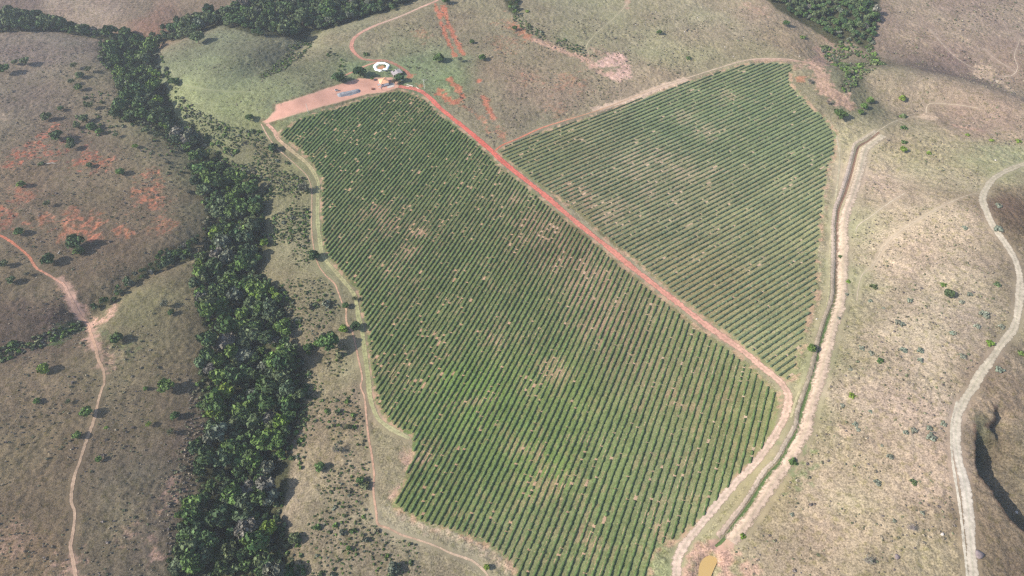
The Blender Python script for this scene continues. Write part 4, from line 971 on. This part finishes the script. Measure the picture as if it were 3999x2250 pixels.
scrub('scrub', 'low scrub and young trees between forest and coffee and in the folds', [(np.vstack([W_MAIN]), 3.6, .9, 2.0, .30), (S_EDGE, 3.2, .6, 1.9, .40), (S_UP, 2.7, .4, 1.35, .36), (S_STRIP, 2.4, .3, .85, .40), (S_STRIP, 9, 1.1, 2.1, .54), (S_TR, 3.0, .9, 2.0, .38), (S_FOLD, 2.6, .7, 1.4, .3), (S_F2, 3.4, .7, 1.5, .4), (S_BL, 2.6, .9, 2.0, .2),
      (S_LT, 6, .7, 1.6, .45), (S_ER, 3, .7, 1.4, .3)], [GC['md'], GC['olive'], GC['lt'], GC['grey'], GC['olive'], GC['lt'], GC['olive'], (.115, .125, .06), (.13, .12, .075)], 1)
S_HILL = A(2180,360, 2260,320, 2460,390, 2475,500, 2560,660, 2550,830, 2440,970, 2400,1050, 2410,1480, 1900,1480, 1850,1390, 1960,1190, 2030,1070, 2075,900, 2120,740, 2130,560, 2160,420)
S_TOPR = A(2230,0, 2600,0, 2600,250, 2500,230, 2330,170, 2220,150)
S_SPUR = A(2150,190, 2320,190, 2600,300, 2600,400, 2330,280, 2250,280, 2170,250)
scrub('dry_tufts', 'dry grass tussocks and heather scattered over the hillsides', [(S_HILL, 3.6, .3, .75, .46), (S_TOPR, 4.4, .4, .9, .5), (S_SPUR, 4.2, .4, .8, .5), (S_PAST, 3.6, .3, .7, .44), (S_MND, 4.5, .3, .6, .5), (S_CT, 4.2, .3, .8, .46), (S_LOW, 2.6, .5, 1.0, .3)],
      [(.17, .16, .10), (.20, .17, .12), (.13, .14, .08), (.26, .22, .16), (.16, .135, .12)], 2)

# ------------------------------------------------------------------ the farm
def gat(fx, fy, off=0): return Vector(at([(fx, fy)], off)[0])
# house
hp = gat(964.6, 203.3, 2.8); hz = min(gat(960, 214).z, gat(978, 209).z, hp.z) - .1
house = empty('farmhouse', (hp.x, hp.y, hz), R(26), label='small white farmhouse with an orange tiled pyramid roof beside the red yard', cat='house')
b_ = MB(); b_.box((0, 0, 1.45), (6.5, 7.4, 3.1)); b_.build('wall', M['white'], house)
b_ = MB(); e_ = 3.0; hx, hy = 3.85, 4.3
b_.add([(-hx, -hy, e_), (hx, -hy, e_), (hx, hy, e_), (-hx, hy, e_), (0, 0, e_ + 1.65), (-hx, -hy, e_ - .14), (hx, -hy, e_ - .14), (hx, hy, e_ - .14), (-hx, hy, e_ - .14)],
       [(0, 1, 4), (1, 2, 4), (2, 3, 4), (3, 0, 4), (0, 5, 6, 1), (1, 6, 7, 2), (2, 7, 8, 3), (3, 8, 5, 0), (8, 7, 6, 5)])
roof = b_.build('roof', M['tile'], house)
b_ = MB()
for sx, sy in ((1, 1), (1, -1), (-1, 1), (-1, -1)): b_.tube([(sx * hx, sy * hy, e_ + .03), (0, 0, e_ + 1.68)], .11, 6)
b_.build('ridge_tiles', simple('ridge_tile', (.55, .30, .16), .8, .1), roof)
b_ = MB(); b_.box((-2.0, -3.73, 1.75), (.95, .06, 1.0)); wn = b_.build('window', M['dark'], house)
b_ = MB()
for dx in (-.5, .5): b_.box((-2.0 + dx, -3.76, 1.75), (.08, .08, 1.1))
for dz in (-.54, .54): b_.box((-2.0, -3.76, 1.75 + dz), (1.08, .08, .08))
b_.build('frame', M['grey'], wn)
b_ = MB(); b_.box((-3.28, 1.0, 1.1), (.06, .9, 2.0)); b_.build('door', M['dark'], house)
b_ = MB(); b_.box((-4.9, -2.9, 2.35), (3.2, 3.0, .1), 0, R(-6)); b_.build('porch_roof', M['grey'], house)
b_ = MB()
for dx in (-6.3, -3.6):
    for dy in (-4.2, -1.6): b_.box((dx, dy, 1.15), (.16, .16, 2.3))
b_.build('porch_posts', M['concrete'], house)
b_ = MB(); b_.box((-4.9, -4.6, .35), (3.2, .2, .8)); b_.build('porch_wall', M['white'], house)
b_ = MB(); b_.box((0.2, -6.2, .02), (13.0, 3.6, .25)); b_.box((6.0, -4.2, .0), (4.2, 4.2, .22))
tag(b_.build('pavement', M['concrete'], None, loc=(hp.x, hp.y, hz), rz=R(26)), 'pale paved apron in front of the farmhouse', 'pavement', kind='structure')
# shed
sp_ = gat(998.6, 179.5, 3.0)
sz0 = sp_.z - .1
shed = empty('shed', (sp_.x, sp_.y, sz0), R(30), label='open grey shed with a patched sheet roof missing two sheets', cat='shed')
b_ = MB(); pitch = .22
for side, W_, cols_, skip in ((-1, 5.0, 5, {(1, 0), (2, 0)}), (1, 4.0, 4, {(0, 0)})):
    for i_ in range(cols_):
        for j_ in range(3):
            if (i_, 2 - j_) in skip: continue
            u0, u1 = i_ * W_ / cols_, (i_ + 1) * W_ / cols_ - .03; v0 = -3.6 + j_ * 2.4; v1 = v0 + 2.36
            zz = 3.5 + .02 * ((i_ * 7 + j_ * 3) % 4)
            q = [(side * u0, v0, zz - u0 * pitch), (side * u1, v0, zz - u1 * pitch), (side * u1, v1, zz - u1 * pitch), (side * u0, v1, zz - u0 * pitch)]
            b_.add(q + [(a1, a2, a3 - .06) for a1, a2, a3 in q], [(0, 1, 2, 3), (7, 6, 5, 4), (0, 4, 5, 1), (1, 5, 6, 2), (2, 6, 7, 3), (3, 7, 4, 0)])
b_.build('roof', M['grey'], shed)
b_ = MB()
for dx in (-4.6, 0, 3.7):
    for dy in (-3.4, 0, 3.4): b_.box((dx, dy, 1.35 + .15 * (dx == 0)), (.2, .2, 2.75 + .3 * (dx == 0)))
b_.build('posts', M['bark'], shed)
b_ = MB(); b_.box((-4.5, 0, .6), (.12, 6.6, 1.2)); b_.box((0, 3.3, 1.1), (8.0, .12, 2.2)); b_.build('wall', M['darkrock'], shed)
# lined pond
pp = gat(959.2, 168.6); _a = np.linspace(0, 6.28, 24); pp.z = float(max(H(pp.x + 5.2 * np.cos(_a), pp.y + 5.2 * np.sin(_a)).max(), H(np.array([pp.x]), np.array([pp.y])).max())) + .35; pc = empty('lined_pond', pp, R(8), label='round farm pond edged by a broad white plastic liner', cat='pond')
n_ = 56; prof = [(4.0, -.5), (4.5, -.15), (5.1, .12), (5.7, .25), (6.4, .28), (7.0, .05), (7.3, -1.6)]
b_ = MB(); vs = []
for k in range(n_):
    a_ = 2 * math.pi * k / n_; wv = 1 + .045 * math.sin(3 * a_ + 1) + .035 * math.sin(7 * a_) + .02 * math.sin(13 * a_)
    for j, (r_, z_) in enumerate(prof): vs.append((math.cos(a_) * r_ * wv * 1.02, math.sin(a_) * r_ * (wv if j > 2 else 1) + (.9 * (j - 2) / 4 if j > 2 and math.sin(a_) > 0 else 0) * math.sin(a_), z_ + .05 * math.sin(9 * a_ + j)))
fs = [(k * 7 + j, ((k + 1) % n_) * 7 + j, ((k + 1) % n_) * 7 + j + 1, k * 7 + j + 1) for k in range(n_) for j in range(6)]
b_.add(vs, fs); b_.build('liner', M['liner'], pc, smooth=True)
b_ = MB(); b_.add([(math.cos(2 * math.pi * k / 40) * 4.5, math.sin(2 * math.pi * k / 40) * 4.35, -.16) for k in range(40)], [tuple(range(40))]); b_.build('water', M['brownwater'], pc)
# raised white tank
tp = gat(969.6, 176.5, 1.2); tk = empty('water_tank', (tp.x, tp.y, gat(969.6, 177).z + .35), R(12), label='rectangular white tank raised at the front rim of the lined pond', cat='tank')
b_ = MB(); b_.box((0, 0, 1.55), (3.5, 2.3, 1.0)); b_.build('body', M['liner'], tk)
b_ = MB(); b_.box((0, 0, 2.09), (3.66, 2.46, .08)); b_.build('lid', M['white'], tk)
b_ = MB()
for dx in (-1.5, 0, 1.5):
    for dy in (-.95, .95): b_.box((dx, dy, .4), (.22, .22, 1.3))
b_.build('posts', M['concrete'], tk)
# trailer
q = gat(846.5, 228.2); tr = empty('trailer', q, R(20), label='small white two-wheeled trailer parked on the red yard above the gravel', cat='trailer')
b_ = MB(); b_.box((0, 0, .62), (2.6, 1.5, .12)); b_.box((-1.27, 0, 1.1), (.08, 1.5, .9)); b_.box((0, .72, .9), (2.5, .07, .5)); b_.box((0, -.72, .9), (2.5, .07, .5)); b_.build('body', M['white'], tr)
b_ = MB(); b_.box((.2, 0, .95), (1.7, 1.15, .6)); b_.build('dark_inside', M['dark'], tr)  # dark block stands in for the shade inside the trailer
for s_ in (-1, 1):
    b_ = MB(); b_.tube([(0, s_ * .82, .34), (0, s_ * 1.0, .34)], .34, 14); b_.build('wheel', M['rubber'], tr)
b_ = MB(); b_.tube([(1.3, 0, .6), (2.3, 0, .5)], .05); b_.build('drawbar', M['grey'], tr)
# disc harrow
q = gat(938.5, 224.2); hr = empty('disc_harrow', q, R(-15), label='rusty red-brown disc harrow left on the yard near the house', cat='harrow')
b_ = MB()
for dy in (-.8, .8): b_.tube([(-1.3, dy, .75), (1.3, dy, .75)], .09)
for dx in (-1.2, 0, 1.2): b_.tube([(dx, -.85, .78), (dx, .85, .78)], .08)
b_.tube([(-1.2, 0, .8), (-1.9, .6, 1.2), (-2.4, 1.3, .9)], .08); b_.box((0, 0, 1.0), (1.2, .8, .3)); b_.build('frame', M['rust'], hr)
for s_ in (-1, 1):
    for k in range(6):
        b_ = MB(); x_ = -1.2 + k * .48; b_.tube([(x_, s_ * .8, .38), (x_ + .05, s_ * .8, .38)], [.38, .34], 14); b_.build('disc', M['rust'], hr)
# A-frame stand
q = gat(961, 227.5); af = empty('tripod_stand', q, 0, label='tall dark A-shaped stand in front of the farmhouse paving', cat='stand')
for dx, dy in ((-.7, -.4), (.7, -.4), (0, .7)):
    b_ = MB(); b_.tube([(dx, dy, 0), (dx * .15, dy * .15, 2.6)], .07); b_.build('leg', M['bark'], af)
b_ = MB(); b_.tube([(0, 0, 2.2), (0, 0, 3.0)], [.38, .3], 10); b_.build('head', M['dark'], af)
# gravel
P0 = gat(852, 240); P1 = gat(903, 228.5); d_ = (P1 - P0); L_ = math.hypot(d_.x, d_.y); rot = math.atan2(d_.y, d_.x)
gu = np.linspace(-1, L_ + 1, 70); gv = np.linspace(-3.6, 3.6, 34); U, Vv = np.meshgrid(gu, gv)
hh = np.zeros(U.shape)
for c_, s_, h_, o_ in ((L_ * .08, 3.2, .9, .5), (L_ * .28, 3.6, 1.0, .8), (L_ * .50, 4.2, 1.8, -.6), (L_ * .74, 4.2, 2.0, .0), (L_ * .92, 3.4, 1.6, .3)):
    hh = np.maximum(hh, h_ * np.clip(1.15 - np.hypot((U - c_) / s_, (Vv - o_) / 2.9), 0, 1.0))
hh = np.maximum(hh * .55, 1.25 * np.clip(1.2 - np.abs(Vv / 2.7) ** 2 - np.abs((U - L_ / 2) / (L_ / 2 + 1)) ** 6, 0, 1)) * (.55 + .9 * fbm(U + 50, Vv + 9, 5.5, 15, 2))
hh = np.clip(hh + .55 * (fbm(U + 50, Vv, 1.9, 5) - .5) * np.clip(hh * 3, 0, 1), 0, 9)
wxg = P0.x + U * math.cos(rot) - Vv * math.sin(rot); wyg = P0.y + U * math.sin(rot) + Vv * math.cos(rot)
V = np.column_stack([wxg.ravel() - P0.x, wyg.ravel() - P0.y, H(wxg.ravel(), wyg.ravel()) + hh.ravel() - .08 - P0.z])
i = (np.arange(33)[:, None] * 70 + np.arange(69)[None]).ravel(); f = np.stack([i, i + 1, i + 71, i + 70], 1)
keep = (hh.ravel()[f].max(1) > .02); me = mesh_np('gravel_pile', V, f[keep], M['gravel'])
tag(link('gravel_pile', me, loc=P0), 'long blue-grey heap of gravel on the red yard', 'gravel pile')
# logs
for nm, a0, a1, r_, mt, lb in (('log', (1023.5, 213.6), (1039.0, 217.8), .38, 'palebark', 'thick pale log lying beside the road near the dark tree'),
                               ('log', (1021.5, 217.0), (1030.0, 219.0), .22, 'palebark', 'thinner pale log in front of the thick one'),
                               ('beam', (1047.0, 219.0), (1053.2, 224.6), .2, 'polec', 'yellowish beam lying by the bend of the red road')):
    A_ = gat(*a0); B_ = gat(*a1); b_ = MB(); b_.tube([(0, 0, r_), (B_ - A_) * .5 + Vector((0, 0, r_)), B_ - A_ + Vector((0, 0, r_))], [r_ * .75, r_ * .9, r_], 9)
    tag(b_.build(nm, M[mt], None, loc=A_), lb, nm)
# poles
for (fx, fy), h_, cross, lb in (((1068.1, 224.5), 10.0, True, 'tall white power pole with a crossarm where the red road starts'), ((775.5, 282.9), 8.8, False, 'plain white pole at the lower edge of the red yard')):
    q = gat(fx, fy); po = empty('utility_pole', q, 0, label=lb, cat='pole')
    b_ = MB(); b_.tube([(0, 0, -.3), (0, 0, h_ * .5), (0, 0, h_)], [.22, .19, .15], 8); b_.build('post', M['polec'], po)
    if cross:
        b_ = MB(); b_.box((.2, 0, h_ - .7), (2.7, .16, .18)); b_.build('crossarm', M['polec'], po)
        for dx in (-1.0, .2, 1.4):
            b_ = MB(); b_.tube([(dx, 0, h_ - .6), (dx, 0, h_ - .35)], [.06, .08], 6); b_.build('insulator', M['white'], po)
q = gat(1010.8, 201.5); bx = empty('water_drum', q, 0, label='white drum standing under the dark tree by the house', cat='drum')
b_ = MB(); b_.tube([(0, 0, 0), (0, 0, 1.3)], .75, 16); b_.build('body', M['white'], bx)
b_ = MB(); b_.tube([(0, 0, 1.3), (0, 0, 1.42)], [.8, .5], 16); b_.build('lid', M['liner'], bx)

# ------------------------------------------------------------------ ponds
def pond(name, label, Fp, m, z_=None):
    w_ = at(Fp)[:, :2] if z_ is None else march(Fp, lambda x_, y_: np.full(np.shape(x_), z_))
    c = w_.mean(0); P_ = catmull(np.vstack([w_, w_[:1]]), .8)[:-1]; P_ = c + (P_ - c) * (1.0 if z_ is None else 1.06)
    zz = (H(P_[:, 0], P_[:, 1]).min() + .25) if z_ is None else z_
    b_ = MB(); b_.add([(p[0], p[1], zz) for p in P_], [tuple(range(len(P_)))]); tag(b_.build(name, m), label, 'pond', kind='structure')
pond('pond', 'small muddy ochre pond at the bottom of the picture', POND, M['muddy'], zPOND)
def ell(cx, cy, a_, b__, n=12): return A(*[v for k in range(n) for v in (cx + a_ * math.cos(2 * math.pi * k / n), cy - b__ * math.sin(2 * math.pi * k / n))])
pond('pond', 'small pale pond in the bare clearing at the upper right', ell(2499, 206, 14, 5), M['palewater'])
pond('pond', 'tiny pale pond below the lime tree spur', ell(2338, 293, 11, 5), M['palewater'])

# ------------------------------------------------------------------ rocks and fallen wood
def rockmesh(seed):
    g = np.random.default_rng(seed); v = ICO * g.uniform(.7, 1.2, (12, 1)) * np.array([1, .8, .6])
    f0 = ICF; mid = {}; V = list(map(tuple, v)); F_ = []
    def mp(a_, b__):
        k = (min(a_, b__), max(a_, b__))
        if k not in mid: p = (np.array(V[a_]) + np.array(V[b__])) / 2 * g.uniform(.98, 1.2); V.append(tuple(p)); mid[k] = len(V) - 1
        return mid[k]
    for a_, b__, c_ in f0: ab, bc, ca__ = mp(a_, b__), mp(b__, c_), mp(c_, a_); F_ += [(a_, ab, ca__), (b__, bc, ab), (c_, ca__, bc), (ab, bc, ca__)]
    return np.array(V), np.array(F_)
rk = [rockmesh(k) for k in range(3)]; RM = [mesh_np('rock', *r_, M['rock']) for r_ in rk]; RD = mesh_np('rock', *rk[1], M['darkrock'])
for k, (fx, fy) in enumerate(((1755, 45), (1765, 18), (1818, 25), (1781, 40), (1722, 80), (1765, 117), (1824, 118), (1575, 120), (1600, 62), (1700, 60), (1845, 142), (1920, 116), (2012, 142), (1650, 30), (1870, 95))):
    o_ = link('rock', RM[k % 3], None, gat(fx, fy), k * 1.3, random.uniform(.5, .9)); tag(o_, 'small pale rock lying in the open pasture above the right coffee block', 'rock', 'pale rocks in the top pasture')
for fx, fy, s_, m_, lb in ((2258, 1401, 1.5, RD, 'dark rounded rock on the slope near the bottom'), (2371, 1345, 1.1, RM[0], 'pale rounded rock left of the lower pale road'), (2464, 1396, 2.6, RD, 'low dark outcrop beside the lower pale road'),
                           (2505, 403, 1.0, RM[1], 'white stone in the green patch inside the road bend'), (2557, 1289, 1.0, RM[2], 'pale stone beyond the dark gully'), (2055, 803, .8, RM[0], 'white stone on the grassy strip beside the ditch')):
    o_ = link('rock', m_, None, gat(fx, fy), 1.0, s_); tag(o_, lb, 'rock')
for a0, a1, lb in (((146, 639), (152, 634), 'white fallen branch above the dense dark tree'), ((118, 412), (143, 413), 'grey fallen trunk under the red soil scars'), ((463, 1345), (474, 1343), 'white dead trunk showing in the lower forest')):
    A_ = gat(*a0); B_ = gat(*a1); off = 8.0 if 'forest' in lb else 0.0
    b_ = MB(); b_.tube([(0, 0, .3), (B_ - A_) * .5 + Vector((0, .4, .7)), B_ - A_ + Vector((0, 0, .5))], [.28, .2, .08], 6); b_.tube([(B_ - A_) * .5 + Vector((0, .4, .7)), (B_ - A_) * .7 + Vector((.2, 1.4, 1.2))], [.14, .05], 5)
    if not off: tag(b_.build('fallen_trunk', M['palebark'], None, loc=A_), lb, 'fallen trunk')

# ------------------------------------------------------------------ air
hz_on = True
if hz_on:
    b_ = MB(); b_.box((0, 345, 150), (14800, 15800, 460)); b_.v = [(a1, a2, (-90 if a3 < 0 else 380)) for a1, a2, a3 in b_.v]
    hm = bpy.data.materials.new('haze'); hm.use_nodes = True; nt = hm.node_tree; nt.nodes.remove(nt.nodes['Principled BSDF'])
    vp = nt.nodes.new('ShaderNodeVolumePrincipled'); vp.inputs['Color'].default_value = (.86, .92, 1, 1); vp.inputs['Density'].default_value = .00012; vp.inputs['Anisotropy'].default_value = .2
    nt.links.new(vp.outputs[0], nt.nodes['Material Output'].inputs['Volume'])
    tag(b_.build('haze', hm), 'thin pale haze over the farmland', 'haze', kind='stuff')
